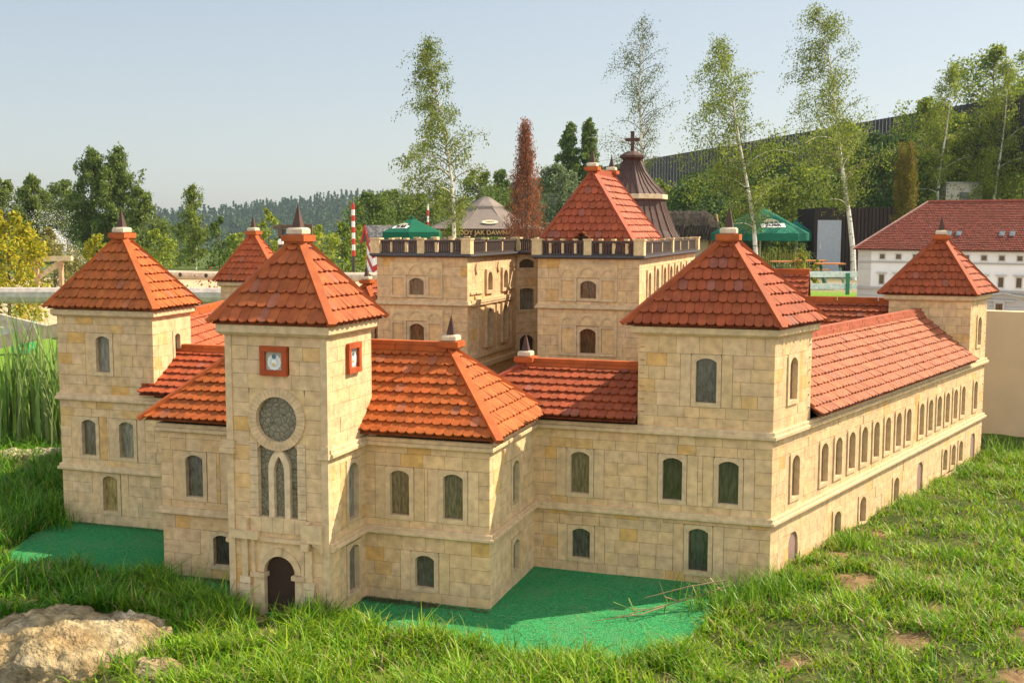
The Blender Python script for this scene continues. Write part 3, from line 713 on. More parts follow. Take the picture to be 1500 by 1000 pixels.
# terraces, ledges, string courses of the blocks
for (x0, x1) in (LBx, RBx): course([(x0, YI+1.0), (x0, YI), (x1, YI), (x1, YI+1.0)], two_step(1.158, 1.190, .018, .010))
lg = MB()
sweep(lg, [(LBx[0], YI+2.31), (LBx[0], YI), (LBx[1], YI), lk[0], lk[1], lk[2], lk[3], (RBx[0], YI), (RBx[1], YI), (RBx[1], YI+yr_)], [(-.01, ZT-.004), (.022, ZT-.004), (.040, ZT+.006), (.040, ZT+.020), (-.09, ZT+.021)])
lg.build('ledge', M_slate, castle)
te = MB()
te.quad((LBx[0], YI, ZT+.004), (LBx[1], YI, ZT+.004), (LBx[1], YI+2.3, ZT+.004), (LBx[0], YI+2.3, ZT+.004), (.40, .14, .08)); te.quad((RBx[0], YI, ZT+.004), (RBx[1], YI, ZT+.004), (RBx[1], YI+2.3, ZT+.004), (RBx[0], YI+2.3, ZT+.004), (.40, .14, .08))
te.quad((LBx[1], YC, ZT+.003), (RBx[0], YC, ZT+.003), (RBx[0], YI+2.3, ZT+.003), (LBx[1], YI+2.3, ZT+.003), (.3, .2, .15)); te.build('terrace', M_plaster, castle)

def railing(a, b, big=(0, 1), n_mid=3, dense=True):
    """stone posts, dark balusters and a thin dark handrail between two plan points"""
    a = Vector((a[0], a[1], 0)); b = Vector((b[0], b[1], 0)); L = (b-a).length; d = (b-a)/L; rot = math.atan2(d.y, d.x)
    z0 = ZT+.0215; ts = [i/(n_mid+1) for i in range(n_mid+2)]
    bl = MB(); n = int(L/.0175)
    for i in range(n):
        t = (i+.5)/n
        if min(abs(t-q)*L for q in ts) < .012: continue
        bl.cbox(a+d*L*t, .0055, .0055, z0+.0106, z0+.080, (.055, .038, .032), rot)
    bl.bar(a+d*.02+Vector((0, 0, z0+.0802)), b-d*.02+Vector((0, 0, z0+.0802)), .022, .013, (0, 0, 1), (.06, .042, .034)); bl.bar(a+d*.02+Vector((0, 0, z0+.0005)), b-d*.02+Vector((0, 0, z0+.0005)), .022, .010, (0, 0, 1), (.06, .042, .034))
    r = bl.build('railing', M_paint, castle)
    for i, t in enumerate(ts):
        p = a+d*L*t; e = i in (0, n_mid+1); mid = (i == (n_mid+1)//2 and n_mid % 2 == 1)
        if e and i not in [0 if k == 0 else n_mid+1 for k in big]: continue
        ps = MB(); hw = .034 if e else (.026 if mid else .0085); c = jit((.60, .45, .24), .05)
        ps.cbox(p, hw, hw if e else min(hw, .02), z0, z0+.098, c, rot); ps.cbox(p, hw+.005, (hw if e else .02)+.005, z0+.0975, z0+.108, c, rot); ps.build('post', M_trim, r)

railing((LBx[0], YI), (LBx[1], YI), (0, 1), 5); railing((LBx[1], YI), (LBx[1], YC), (1,), 2); railing(lk[0], lk[3], (), 2)
railing((RBx[0], YI), (RBx[1], YI), (0, 1), 7); railing((RBx[1], YI), (RBx[1], YI+yr_), (1,), 5); railing((RBx[0], YI), (RBx[0], YC-.05), (), 2); railing((LBx[0], YI), (LBx[0], YI+2.2), (), 5)
# hip roof on the right block
def big_roof():
    z0, zr, x0, x1, y0, y1 = ZT+.03, 2.075, .19, .935, 7.39, 8.46; xr = .57; ya, yb = 7.55, 8.12; mb = MB(); c = (.31, .072, .030)
    tiles(mb, (x0, y0, z0), (x1, y0, z0), (xr-.01, ya, zr), (xr+.01, ya, zr), .052, .048, c)
    tiles(mb, (x1, y0, z0), (x1, y1, z0), (xr, ya, zr), (xr, yb, zr), .055, .048, (.33, .092, .045))
    tiles(mb, (x1, y1, z0), (x0, y1, z0), (xr+.01, yb, zr), (xr-.01, yb, zr), .055, .048, c); tiles(mb, (x0, y1, z0), (x0, y0, z0), (xr, yb, zr), (xr, ya, zr), .055, .048, c)
    o = mb.build('roof', M_tile, castle)
    hip_bars(o, [(Vector((x, y, z0)), Vector((xr, yy, zr)), (0, 0, 1)) for x in (x0, x1) for y, yy in ((y0, ya), (y1, yb))], .042, .016, (.30, .066, .03))
    ridge_cap(o, (xr, ya, zr), (xr, yb, zr), .05, (.30, .068, .03)); finial(castle, (xr, ya), zr+.03, .85); finial(castle, (xr, yb), zr+.03, .85)
    d = MB(); f = Vector((.54, 7.40, 0)); 
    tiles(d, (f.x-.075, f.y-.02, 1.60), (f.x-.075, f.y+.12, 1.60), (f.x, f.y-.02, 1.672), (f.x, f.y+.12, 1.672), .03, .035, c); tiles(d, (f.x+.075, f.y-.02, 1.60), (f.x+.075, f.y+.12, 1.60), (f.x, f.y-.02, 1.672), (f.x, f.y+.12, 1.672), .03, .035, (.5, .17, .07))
    d.add([(f.x-.05, f.y, 1.56), (f.x+.05, f.y, 1.56), (f.x+.05, f.y, 1.62), (f.x, f.y, 1.66), (f.x-.05, f.y, 1.62)], ((0, 1, 2, 3, 4),), (.02, .015, .012)); d.build('dormer', M_tile, o)
big_roof()
# chapel spire with a cross
def spire():
    c = (.32, 10.0, 0); mb = MB(); n = 8; tw = PI/8
    mb.lathe(c, [(.50, 1.52), (.40, 1.68), (.325, 1.86), (.295, 1.955)], n, (1, 1, 1), tw); mb.lathe(c, [(.32, 2.0), (.22, 2.09), (.13, 2.20), (.075, 2.31)], n, (1, 1, 1), tw)
    for prof in ([(.50, 1.52), (.40, 1.68), (.325, 1.86), (.295, 1.955)], [(.32, 2.0), (.22, 2.09), (.13, 2.20), (.075, 2.31)]):   # standing seams
        for k in range(n*4):
            an = tw+2*PI*k/(n*4); ph = (k % 4)/4*2*PI/n; rr = math.cos(PI/n)/math.cos(ph-PI/n)
            mb.tube([(c[0]+r*rr*math.cos(an), c[1]+r*rr*math.sin(an), z) for r, z in prof], [.007]*len(prof), 4, (1, 1, 1))
    s = mb.build('spire', M_dark, castle)
    b = MB(); b.lathe(c, [(.30, 1.955), (.325, 1.96), (.325, 1.998), (.31, 2.003)], n, (.58, .47, .30), tw); b.build('cornice', M_trim, s)
    b = MB(); b.lathe(c, [(.07, 2.30), (.115, 2.325), (.115, 2.345), (.05, 2.38), (.02, 2.385)], n, (.30, .09, .06), tw); b.build('spire_cap', M_dark, s)
    k = MB(); R = r0
    k.box((c[0]-.015, c[1]-.012, 2.385), (.03, 0, 0), (0, .024, 0), (0, 0, .175)); k.box((c[0]-.065, c[1]-.011, 2.470), (.0495, 0, 0), (0, .022, 0), (0, 0, .03)); k.box((c[0]+.0155, c[1]-.011, 2.470), (.0495, 0, 0), (0, .022, 0), (0, 0, .03)); k.build('cross', M_dark, s)
    d = MB(); d.lathe(c, [(.44, .3), (.44, 1.53)], n, (.5, .38, .22), tw); d.build('chapel_wall', M_stone, castle)
spire()
# annexes beside the inner block and the rear range
def gable(par, a, b, half, ze, zr, hipa=0, hipb=0, col=TILE_RED, fin=(), walls=True):
    a = Vector(a); b = Vector(b); d = (b-a).normalized(); s = Vector((d.y, -d.x)); mb = MB()
    v = lambda p, z: (p.x, p.y, z); ra, rb = a+d*hipa, b-d*hipb
    tiles(mb, v(a+s*half, ze), v(b+s*half, ze), v(ra, zr), v(rb, zr), .055, .046, col); tiles(mb, v(b-s*half, ze), v(a-s*half, ze), v(rb, zr), v(ra, zr), .055, .046, col)
    if hipa: tiles(mb, v(a-s*half, ze), v(a+s*half, ze), v(ra-s*.01, zr), v(ra+s*.01, zr), .055, .046, col)
    if hipb: tiles(mb, v(b+s*half, ze), v(b-s*half, ze), v(rb+s*.01, zr), v(rb-s*.01, zr), .055, .046, col)
    o = mb.build('roof', M_tile, par); sg = []
    for q, hp, e in ((ra, hipa, a), (rb, hipb, b)):
        if hp: sg += [(Vector(v(e+s*half, ze)), Vector(v(q, zr)), (0, 0, 1)), (Vector(v(e-s*half, ze)), Vector(v(q, zr)), (0, 0, 1))]
    if sg: hip_bars(o, sg, .042, .016)
    ridge_cap(o, v(ra, zr+.004), v(rb, zr+.004), .055)
    if 0 in fin: finial(par, ra, zr+.03, .85)
    if walls:
        grp('annex_wall')
        for p, q in ((a+s*(half-.05), b+s*(half-.05)), (b-s*(half-.05), a-s*(half-.05)), (a-s*(half-.05)+d*.05, a+s*(half-.05)+d*.05)):
            side_wall(p, q, .0, ze, slabs=False, rowh=.1)
gable(castle, (1.0, 7.72), (1.0, 9.0), .27, .93, 1.20, .27, 0, (.31, .072, .030)); gable(castle, (-1.44, 7.9), (-1.44, 9.2), .27, .98, 1.245, .3, 0, TILE_RED, (0,))
gable(castle, (.97, 8.9), (2.75, 8.9), .34, .80, 1.150); gable(castle, (-2.75, 8.9), (-.97, 8.9), .34, .80, 1.150); gable(castle, (.97, 9.7), (1.9, 9.7), .32, 1.0, 1.33)
for k_, m_ in WALLS.items(): m_.build(k_.split('|')[0], M_stone, castle)
BK.build('mortar_bed', M_mortar, castle)
#--BACKGROUND--
# ------------------------------------------------------------------ ground
TURF = [(-2.02, 5.40), (-1.98, 5.02), (-1.78, 4.50), (-1.2, 4.54), (-.75, 4.50), (-.35, 4.28), (.05, 4.24), (.25, 4.33), (.62, 4.18), (1.1, 4.19), (1.5, 4.18), (1.74, 4.40), (1.83, 4.95), (1.93, 5.40)]
def in_poly(x, y, P):
    r = np.zeros(x.shape, bool); n = len(P)
    for i in range(n):
        (x1, y1), (x2, y2) = P[i], P[(i+1) % n]
        c = ((y1 > y) != (y2 > y)) & (x < (x2-x1)*(y-y1)/(y2-y1+1e-12)+x1); r ^= c
    return r
def dist_poly(x, y, P):
    d = np.full(x.shape, 1e9); n = len(P)
    for i in range(n):
        a = np.array(P[i]); b = np.array(P[(i+1) % n]); ab = b-a
        t = np.clip(((x-a[0])*ab[0]+(y-a[1])*ab[1])/(ab@ab), 0, 1); d = np.minimum(d, np.hypot(x-a[0]-t*ab[0], y-a[1]-t*ab[1]))
    return d
def wav(x, y, f, s):
    return np.sin(x*f+1.3*s+1.7*np.sin(y*f*.7+s))*np.sin(y*f*1.1+2.1*s+1.3*np.sin(x*f*.8+s*.5))
def sstep(a, b, x): t = np.clip((x-a)/(b-a), 0, 1); return t*t*(3-2*t)
BARE = [(2.3, 5.75, .10), (2.5, 6.3, .08), (2.75, 5.5, .13), (3.05, 4.35, .15), (3.3, 6.3, .16), (2.2, 4.35, .10), (3.75, 7.3, .2), (2.0, 3.9, .10), (1.15, 3.82, .09), (.75, 3.65, .10), (3.45, 4.75, .16), (2.75, 5.05, .08), (2.42, 5.35, .16), (2.62, 4.62, .13), (3.15, 4.75, .2), (3.3, 5.35, .14), (2.9, 4.05, .22), (3.9, 5.7, .25), (.12, 3.96, .13), (-.02, 4.16, .10), (2.2, 5.5, .1), (3.55, 4.2, .2), (1.6, 3.75, .12), (4.2, 6.6, .22), (-2.1, 4.65, .13), (-2.35, 4.5, .12), (2.5, 3.75, .16)]
def bare_amt(x, y):
    b = np.zeros(np.shape(x))
    for (bx, by, r) in BARE: b = np.maximum(b, 1-sstep(.55, 1.25, np.hypot((x-bx)/(r*.75), (y-by)/(r*.95))+.25*wav(x, y, 19, bx)))
    return b
def height(x, y):
    x = np.asarray(x, float); y = np.asarray(y, float)
    cx, cyy = x-CAM.x, y-CAM.y; R = np.hypot(cx, cyy); az = np.degrees(np.arctan2(cx, cyy))+18.13      # azimuth to the right of the view axis
    ins = in_poly(x, y, TURF); d = dist_poly(x, y, TURF)
    near = .018+.014*wav(x, y, 5.1, 1)+.008*wav(x, y, 13, 2)+.012*wav(x, y, 2.3, 3)
    near = near+.045*sstep(1.9, 2.4, x)*(1-sstep(5, 9, y))-.22*sstep(2.85, 3.35, x)*(1-sstep(3.9, 4.5, y))
    near = np.where(ins, -.014-.0*d, near*sstep(-.02, .10, d)+(-.004)*(1-sstep(-.02, .10, d)))
    h = np.where(R < 12, near, 0.0)
    far = .06*wav(x, y, .35, 4)*sstep(12, 20, R)
    left = 1-sstep(2, 9, az)
    valley = -24*sstep(80, 380, R)*left
    hill = left*sstep(400, 640, R)*(24+4*wav(x, y, .006, 2)+11*np.exp(-((az+7)/6)**2)-3*sstep(-14, -22, az))
    bank = sstep(-3, 4, az)*sstep(46, 60, R)*5.0*np.clip((az+6)/25, .4, 1.2)
    return h+far+valley+hill+bank
def hz(x, y): return float(height(np.array([x]), np.array([y]))[0])

def make_ground():
    na = 420; rs = list(np.linspace(1.5, 12, 300))+list(12*1.035**np.arange(1, 178)); rs = np.array(rs)
    az = np.radians(np.concatenate([np.linspace(-42, 42, na)]))-.3164
    A, Rr = np.meshgrid(az, rs); X = CAM.x+Rr*np.sin(A); Y = CAM.y+Rr*np.cos(A); Z = height(X, Y)
    V = np.stack([X, Y, Z], -1).reshape(-1, 3); n = len(az); m = len(rs)
    i, j = np.meshgrid(np.arange(n-1), np.arange(m-1)); a = (j*n+i).ravel(); F = np.stack([a, a+1, a+1+n, a+n], 1)
    me = bpy.data.meshes.new('ground'); me.from_pydata(V.tolist(), [], F.tolist())
    R = Rr.ravel(); x, y = V[:, 0], V[:, 1]; azd = np.degrees(A.ravel())+18.13
    grass = np.array((.045, .070, .014)); earth = np.array((.20, .125, .062)); sand = np.array((.46, .36, .22)); lawn = np.array((.14, .24, .025))
    c = np.zeros((len(V), 3)); k = bare_amt(x, y)[:, None]; mixn = .5+.5*wav(x, y, 9, 5)[:, None]
    c[:] = (grass*.8+earth*.25*mixn)*(1-k)+earth*k
    def band(m, col): 
        mm = np.clip(m, 0, 1)[:, None]; c[:] = c*(1-mm)+col*mm
    band(sstep(9.5, 11, R), lawn); band(sstep(10, 11, R)*(1-sstep(26.5, 27.2, R))*sstep(3, 6, azd), np.array((.44, .36, .28))); band(sstep(18.5, 20, R)*(1-sstep(0, 6, azd)), sand); band(sstep(25.0, 25.6, R)*(1-sstep(27.6, 28.2, R))*sstep(6, 9, azd), np.array((.42, .33, .25)))
    band(sstep(31.5, 33, R)*sstep(0, 6, azd), np.array((.26, .20, .13))); band(sstep(36, 44, R), np.array((.07, .10, .025)))
    a = me.color_attributes.new('Col', 'FLOAT_COLOR', 'POINT'); cc = np.ones((len(V), 4), np.float32); cc[:, :3] = c; a.data.foreach_set('color', cc.ravel())
    m = mat('ground_soil', None, .95, .35, 22, .8, 60, .01, .1)
    o = link('ground', me, m, smooth=True); struct(o)
make_ground()

def make_turf():
    x0, x1, y0, y1 = -2.05, 2.0, 4.1, 5.42; st = .02
    xs = np.arange(x0, x1, st); ys = np.arange(y0, y1, st); X, Y = np.meshgrid(xs, ys); ins = in_poly(X+st/2, Y+st/2, TURF)
    n = len(xs); V = np.stack([X, Y, .004+.002*wav(X, Y, 6, 1)], -1).reshape(-1, 3); F = []
    for j in range(len(ys)-1):
        for i in range(n-1):
            if ins[j, i]: F.append((j*n+i, j*n+i+1, (j+1)*n+i+1, (j+1)*n+i))
    me = bpy.data.meshes.new('turf'); me.from_pydata(V.tolist(), [], F)
    m = mat('artificial_turf', (.045, .255, .085), .95, .5, 130, 1, 170, .012, .05, stain=.6, tint=(.13, .27, .115))
    struct(link('turf', me, m))
make_turf()

# ------------------------------------------------------------------ grass
def blades(x, y, z, hgt, wid, cols, lean, rng, seg=3):
    n = len(x); ang = rng.uniform(0, 2*PI, n); wa = ang+PI/2+rng.normal(0, .5, n)
    D = np.stack([np.cos(ang), np.sin(ang)], 1); S = np.stack([np.cos(wa), np.sin(wa)], 1)
    ts = np.linspace(0, 1, seg+1); pts = []
    for t in ts:
        out = (lean*t*t*hgt)[:, None]*D; zz = z+hgt*(t-.35*lean*t*t); wv = (wid*(1-t**1.6)*.5+.0002)[:, None]*S
        base = np.stack([x, y], 1)+out
        pts.append((np.concatenate([base-wv, zz[:, None]], 1), np.concatenate([base+wv, zz[:, None]], 1)))
    Q = np.stack([np.stack([pts[i][0], pts[i][1], pts[i+1][1], pts[i+1][0]], 1) for i in range(seg)], 1)   # n,seg,4,3
    g = np.linspace(.55, 1.15, seg); C = cols[:, None, :]*np.ones((1, seg, 1))
    return Q.reshape(-1, 3), C.reshape(-1, 3)

def make_grass():
    rng = np.random.default_rng(3); V = []; C = []
    def zone(x0, x1, y0, y1, dens, h0, h1, dry=.12, seg=3, pal=None, maskf=None, w0=.0075):
        n = int((x1-x0)*(y1-y0)*dens); x = rng.uniform(x0, x1, n); y = rng.uniform(y0, y1, n)
        cl = np.clip(.5+.42*wav(x, y, 6.3, 6)+.30*wav(x, y, 15, 2), 0, 1); keep = rng.random(n) < (.12+1.0*cl)*(1-.90*bare_amt(x, y))
        keep &= ~in_poly(x, y, TURF)
        keep &= ~((y > 5.3) & (np.abs(x) < 2.011+(y-5.3)*.328-.004)); keep &= ~((np.abs(x) < .855) & (y > 4.617)); keep &= ~((np.abs(x) < .25) & (y > FT0-.012))
        keep &= ~((np.abs(x) < .085) & (y > 4.0) & (rng.random(n) < .7))
        if maskf is not None: keep &= maskf(x, y)
        x, y, cl = x[keep], y[keep], cl[keep]; n = len(x)
        h = rng.uniform(h0, h1, n)*(.45+.85*cl)*np.where(rng.random(n) < .06, 1.6, 1)*(1-.5*bare_amt(x, y)); wd = rng.uniform(.7, 1.3, n)*w0
        P = np.array(pal or [(.095, .235, .006), (.155, .31, .008), (.215, .37, .012), (.31, .41, .022)]); c = P[rng.integers(0, len(P), n)]*rng.uniform(.75, 1.25, (n, 1))
        dr = rng.random(n) < dry; c[dr] = np.array((.34, .27, .12))*rng.uniform(.7, 1.2, (dr.sum(), 1))
        v, cc = blades(x, y, height(x, y)-.004, h, wd, c, rng.uniform(.25, 1.15, n), rng, seg); V.append(v); C.append(cc)
    dark = [(.04, .165, .006), (.075, .225, .008), (.12, .28, .010), (.20, .33, .016)]
    rockfree = lambda x, y: ~((np.hypot((x+.64)/.42, (y-3.62)/.40) < 1.0))
    zone(-.8, 2.0, 3.3, 4.5, 13000, .04, .115, .10, maskf=rockfree)
    zone(1.75, 3.6, 3.3, 5.6, 9500, .028, .085, .17)
    zone(2.0, 6.0, 5.2, 9.3, 5200, .030, .075, .15, w0=.008); zone(3.6, 5.6, 4.2, 5.4, 4400, .03, .08, .16)
    zone(-3.2, -.2, 3.5, 4.75, 12500, .04, .125, .05, pal=dark, maskf=rockfree)
    zone(-3.9, -1.7, 4.7, 6.9, 6500, .055, .16, .06, pal=dark)
    # tufts against the wall foot and around the turf
    for (tx, ty, n, r, hh) in ((1.83, 4.98, 260, .10, .20), (2.05, 5.16, 240, .08, .19), (2.35, 5.95, 140, .06, .13), (-2.02, 5.2, 260, .10, .20), (-.19, 4.15, 120, .05, .13), (.20, 4.2, 150, .07, .15), (.35, 4.16, 160, .09, .13), (.9, 4.08, 200, .12, .13), (2.7, 6.9, 120, .08, .14), (3.1, 8.2, 160, .12, .15), (3.3, 8.95, 200, .12, .22), (1.3, 4.12, 160, .1, .11), (1.62, 4.2, 160, .09, .12)):
        x = rng.normal(tx, r, n); y = rng.normal(ty, r, n); k = ~((y > 5.285) & (x < 2.02+(y-5.3)*.33)) & ~((y > FT0-.015) & (np.abs(x) < .26)) & ~((y > 4.61) & (np.abs(x) < .86)); x, y = x[k], y[k]; n = len(x)
        P = np.array([(.09, .22, .010), (.14, .28, .014), (.20, .32, .03)]) if tx > .3 else np.array(dark); c = P[rng.integers(0, len(P), n)]*rng.uniform(.8, 1.2, (n, 1))
        v, cc = blades(x, y, height(x, y)-.005, rng.uniform(.4, 1, n)*hh, rng.uniform(.004, .007, n), c, rng.uniform(.1, 1.0, n), rng, 3); V.append(v); C.append(cc)
    # clippings on the turf
    n = 900; x = rng.uniform(-1.95, 1.85, n); y = rng.uniform(4.2, 5.28, n); k = in_poly(x, y, TURF); x, y = x[k], y[k]; n = len(x)
    v, cc = blades(x, y, np.full(n, .007), np.full(n, .002), rng.uniform(.002, .003, n), np.tile((.30, .27, .14), (n, 1)), rng.uniform(12, 30, n), rng, 2); v[:, 2] = np.clip(v[:, 2], .0075, .012); V.append(v); C.append(cc)
    npmesh('grass', np.concatenate(V), 4, np.concatenate(C), M_grass)['kind'] = 'stuff'
make_grass()

def dead_litter():   # dry straw along the wall foot
    rng = np.random.default_rng(5); n = 1500; side = rng.random(n)
    t = rng.random(n); x = np.where(side < .45, .25+.6*t, np.where(side < .75, -.245-.6*t, -1.9+1.05*t)); y = np.where(side < .75, 4.60, 5.28)-np.abs(rng.normal(0, .022, n))
    k = (side < .45) & (t > .6) & (rng.random(n) < .7); x, y = x[~k], y[~k]; n = len(x)
    c = np.array([(.10, .065, .035), (.16, .11, .055), (.07, .05, .03)])[rng.integers(0, 3, n)]
    v, cc = blades(x, y, np.full(n, .006), rng.uniform(.004, .02, n), np.full(n, .003), c, rng.uniform(1, 4, n), rng, 2); v[:, 2] = np.clip(v[:, 2], .007, .05)
    npmesh('straw', v, 4, cc, M_grass)['kind'] = 'stuff'
dead_litter()

# ------------------------------------------------------------------ stones
def rock(name, c, size, label, seed, cols=(.33, .265, .15), rotz=0):
    import bmesh
    bm = bmesh.new(); bmesh.ops.create_icosphere(bm, subdivisions=6, radius=1)
    o = Vector((seed*3.1, seed*1.7, seed*.9)); S = Vector(size); f = .16/size[2] if size[2] > .1 else 1.6
    for v in bm.verts:
        p = v.co; q = Vector([math.copysign(abs(c)**.72, c)*k for c, k in zip(p, S)]); n = Vector((p.x/S.x, p.y/S.y, p.z/S.z)).normalized(); P = q*f
        d = .05*noise.noise(P*2.4+o)+.012*noise.noise(P*9+o)+.008*noise.turbulence(P*16+o, 3, False)+.008*noise.noise(P*60+o)
        pit_ = max(0, noise.noise(P*13+o*2)-.12); vd = noise.voronoi(P*5.5+o)[0]; vp = noise.voronoi(P*2.6+o*1.3)[1][0]; rv = noise.cell_vector(vp*7.7)-Vector((.5, .5, .5)); d += .085*(P*2.6+o*1.3-vp).dot(rv); d -= .010*max(0, 1-(vd[1]-vd[0])/.08); d += .05*(noise.cell(P*2.6+o)-.5)*0; d -= .035*pit_+.022*max(0, noise.noise(P*30+o)-.08)+.016*max(0, noise.noise(P*75+o)); d += .015*noise.cell(P*11+o)
        v.co = q+n*d*min(1, size[2]/.16)
    R = Matrix.Rotation(rotz, 4, 'Z'); bm.transform(R); me = bpy.data.meshes.new(name); bm.to_mesh(me); bm.free()
    a = me.color_attributes.new('Col', 'FLOAT_COLOR', 'POINT'); n = len(me.vertices); cc = np.ones((n, 4), np.float32)
    for i, v in enumerate(me.vertices):
        k = noise.noise(v.co*9+o)+.8*noise.noise(v.co*28+o); g_ = max(0, min(1, .5+1.6*noise.noise(v.co*5-o))); cc[i, :3] = [(x*(1-.5*g_)+y*.5*g_)*(1+.42*k)+.10*max(0, noise.noise(v.co*6+o*3)) for x, y in zip(cols, (.26, .15, .05))]
    a.data.foreach_set('color', cc.ravel()); ob = link(name, me, M_rock, None, c, True); return tag(ob, label, 'rock')
rock('rock', (-.64, 3.60, -.045), (.44, .40, .165), 'large pitted yellow limestone boulder in the grass at the lower left corner', 1.0)
rock('rock', (-.10, 3.50, -.01), (.14, .09, .07), 'small pale stone at the right foot of the yellow boulder', 2.3)
p = GX(52, 8.0); rock('rock', (p.x, p.y, .02), (.42, .16, .085), 'long flat pale stone lying in front of the reeds', 3.1, (.48, .40, .27), .35)
rock('rock', (3.28, 3.97, -.06), (.34, .12, .10), 'sandy stone ledge in the bare earth at the lower right corner', 4.4, (.40, .30, .17), .75)
rock('rock', (3.65, 4.15, -.04), (.16, .1, .07), 'small earthy stone at the right edge of the grass slope', 5.2, (.36, .26, .15))

# dry twig on the turf
tw = MB()
for k, (a, b, c) in enumerate((((1.86, 5.0, .10), (1.66, 4.86, .05), (1.42, 4.66, .02)), ((1.85, 5.02, .12), (1.68, 4.92, .10), (1.50, 4.86, .05)), ((1.66, 4.86, .05), (1.60, 4.82, .08), (1.58, 4.80, .15)), ((1.60, 4.80, .04), (1.52, 4.70, .03), (1.33, 4.60, .012)))):
    tw.tube([a, b, c], [.0038, .003, .0015], 5, (.22, .16, .08))
rng_ = random.Random(4)
for k in range(10):
    t = rng_.random(); p = Vector((1.86, 5.0, .08)).lerp(Vector((1.45, 4.7, .02)), t); q = p+Vector((rng_.uniform(-.12, .03), rng_.uniform(-.10, .04), rng_.uniform(-.03, .07))); q.z = max(q.z, .012)
    tw.bar(p, q, .007, .0015, (0, 0, 1), (.30, .24, .11) if k % 3 else (.10, .17, .03))
tag(tw.build('twig', M_wood, loc=(1.7, 4.9, 0)), 'dry leafy stem fallen across the green turf beside the right tower', 'twig')

# ------------------------------------------------------------------ plants and trees
def leaves(centers, size, cols, rng, droop=0.0, k=1, spread=0.0, asp=.55, nvec=None):
    c = np.repeat(centers, k, axis=0); n = len(c)
    if spread: c = c+rng.normal(0, spread, (n, 3))
    a = rng.normal(0, 1, (n, 3)); a[:, 2] -= droop*1.5; a /= np.linalg.norm(a, axis=1)[:, None]
    b = np.cross(a, rng.normal(0, 1, (n, 3))); b /= np.linalg.norm(b, axis=1)[:, None]
    s = (size*rng.uniform(.6, 1.35, n))[:, None]
    Q = np.stack([c-a*s*.5, c+b*s*asp*.5-a*s*.05, c+a*s*.5, c-b*s*asp*.5-a*s*.05], 1)
    cc = np.asarray(cols)[rng.integers(0, len(cols), n)]*rng.uniform(.75, 1.25, (n, 1))
    return Q.reshape(-1, 3), cc

BG = [(.15, .20, .028), (.19, .235, .034), (.235, .265, .04), (.10, .15, .022)]       # birch
YG = [(.30, .34, .03), (.25, .33, .03), (.38, .38, .04), (.17, .23, .025)]               # yellow-green
DG = [(.05, .095, .022), (.07, .125, .026), (.09, .15, .03), (.04, .07, .018)]          # dark conifers
GG = [(.10, .165, .025), (.14, .205, .032), (.075, .13, .022), (.18, .24, .04)]           # mid green

BARK, TWIG = (.62, .58, .50), (.17, .13, .09)
LG = [(.17, .225, .04), (.21, .26, .045), (.14, .19, .036), (.10, .15, .028)]
def birch(x, y, h, w, label, seed, lean=(0, 0), n_br=46, per=120, size=.085, cols=BG, crown0=.28, group=None, thin=1.0, wind=(-.35, 0), r0t=None):
    """weeping birch: ascending limbs whose twigs hang in leafy strands"""
    rng = np.random.default_rng(seed); rd = random.Random(seed); z0 = hz(x, y)-.05
    t = thing('birch_tree', label, 'tree', (x, y, z0), group)
    tr = MB(); N = 9; pts = []
    for i in range(N+1):
        s = i/N; off = lean[0]*s**1.7*h+.010*h*math.sin(s*7+seed); pts.append(Vector((x, y, z0))+r0*off+Vector((0, 0, h*s))+Vector((0, lean[1]*s*s*h, 0)))
    rr = r0t or h*.0115; tr.tube(pts, [rr*(1-.93*(i/N)**.9) for i in range(N+1)], 7, BARK)
    def at(s):
        f = s*N; i = min(int(f), N-1); return pts[i].lerp(pts[i+1], f-i)
    cs = []
    for k in range(n_br):
        s = crown0+(1-crown0)*(k+rd.random())/n_br; p = at(min(s, .99)); az = rd.uniform(0, 2*PI); e = (s-crown0)/(1-crown0)
        prof = max(.08, (min(1, e*2.6+.35))*(1-e)**.55)*(.75 if k % 3 else 1.15)
        L = w*prof*rd.uniform(.75, 1.2); d = Vector((math.cos(az), math.sin(az), rd.uniform(.7, 1.5)))+r0*wind[0]*.7; d.normalize()
        m = 6; q = p.copy(); path = [q.copy()]
        for i in range(m):
            d = (d+Vector((0, 0, -.17))+r0*wind[0]*.08+Vector((rd.uniform(-.16, .16), rd.uniform(-.16, .16), rd.uniform(-.08, .08)))).normalized(); q = q+d*L/m; path.append(q.copy())
        tr.tube(path, [rr*.26*(1-s*.62)*(1-.85*i/m)+.002 for i in range(m+1)], 4, BARK if k % 7 == 0 and s < .6 else TWIG, False)
        ns = int(5+8*L/w)
        for j in range(ns):     # hanging strands
            f = rd.uniform(.12, 1)*m; i = min(int(f), m-1); b = path[i].lerp(path[i+1], f-i); ln = w*rd.uniform(.12, .42)*(.5+.5*f/m); sw = Vector((rd.gauss(0, .25), rd.gauss(0, .25), 0))+r0*wind[0]*.7
            nl = max(6, int(per*thin*ln/w*2.2))
            for q_ in range(nl):
                g = rd.random()**.8; c = b+sw*ln*g*(.6+.6*g)-Vector((0, 0, ln*g*g*.9-ln*.10)); jx = .05*w*(1.1-g*.5)
                cs.append((c.x+rd.gauss(0, jx), c.y+rd.gauss(0, jx), c.z+rd.gauss(0, jx*.8)))
    tr.build('trunk', M_birch, t)
    Q, c = leaves(np.array(cs), size, cols, rng, .9); npmesh('crown', Q, 4, c, M_leaf, t); return t

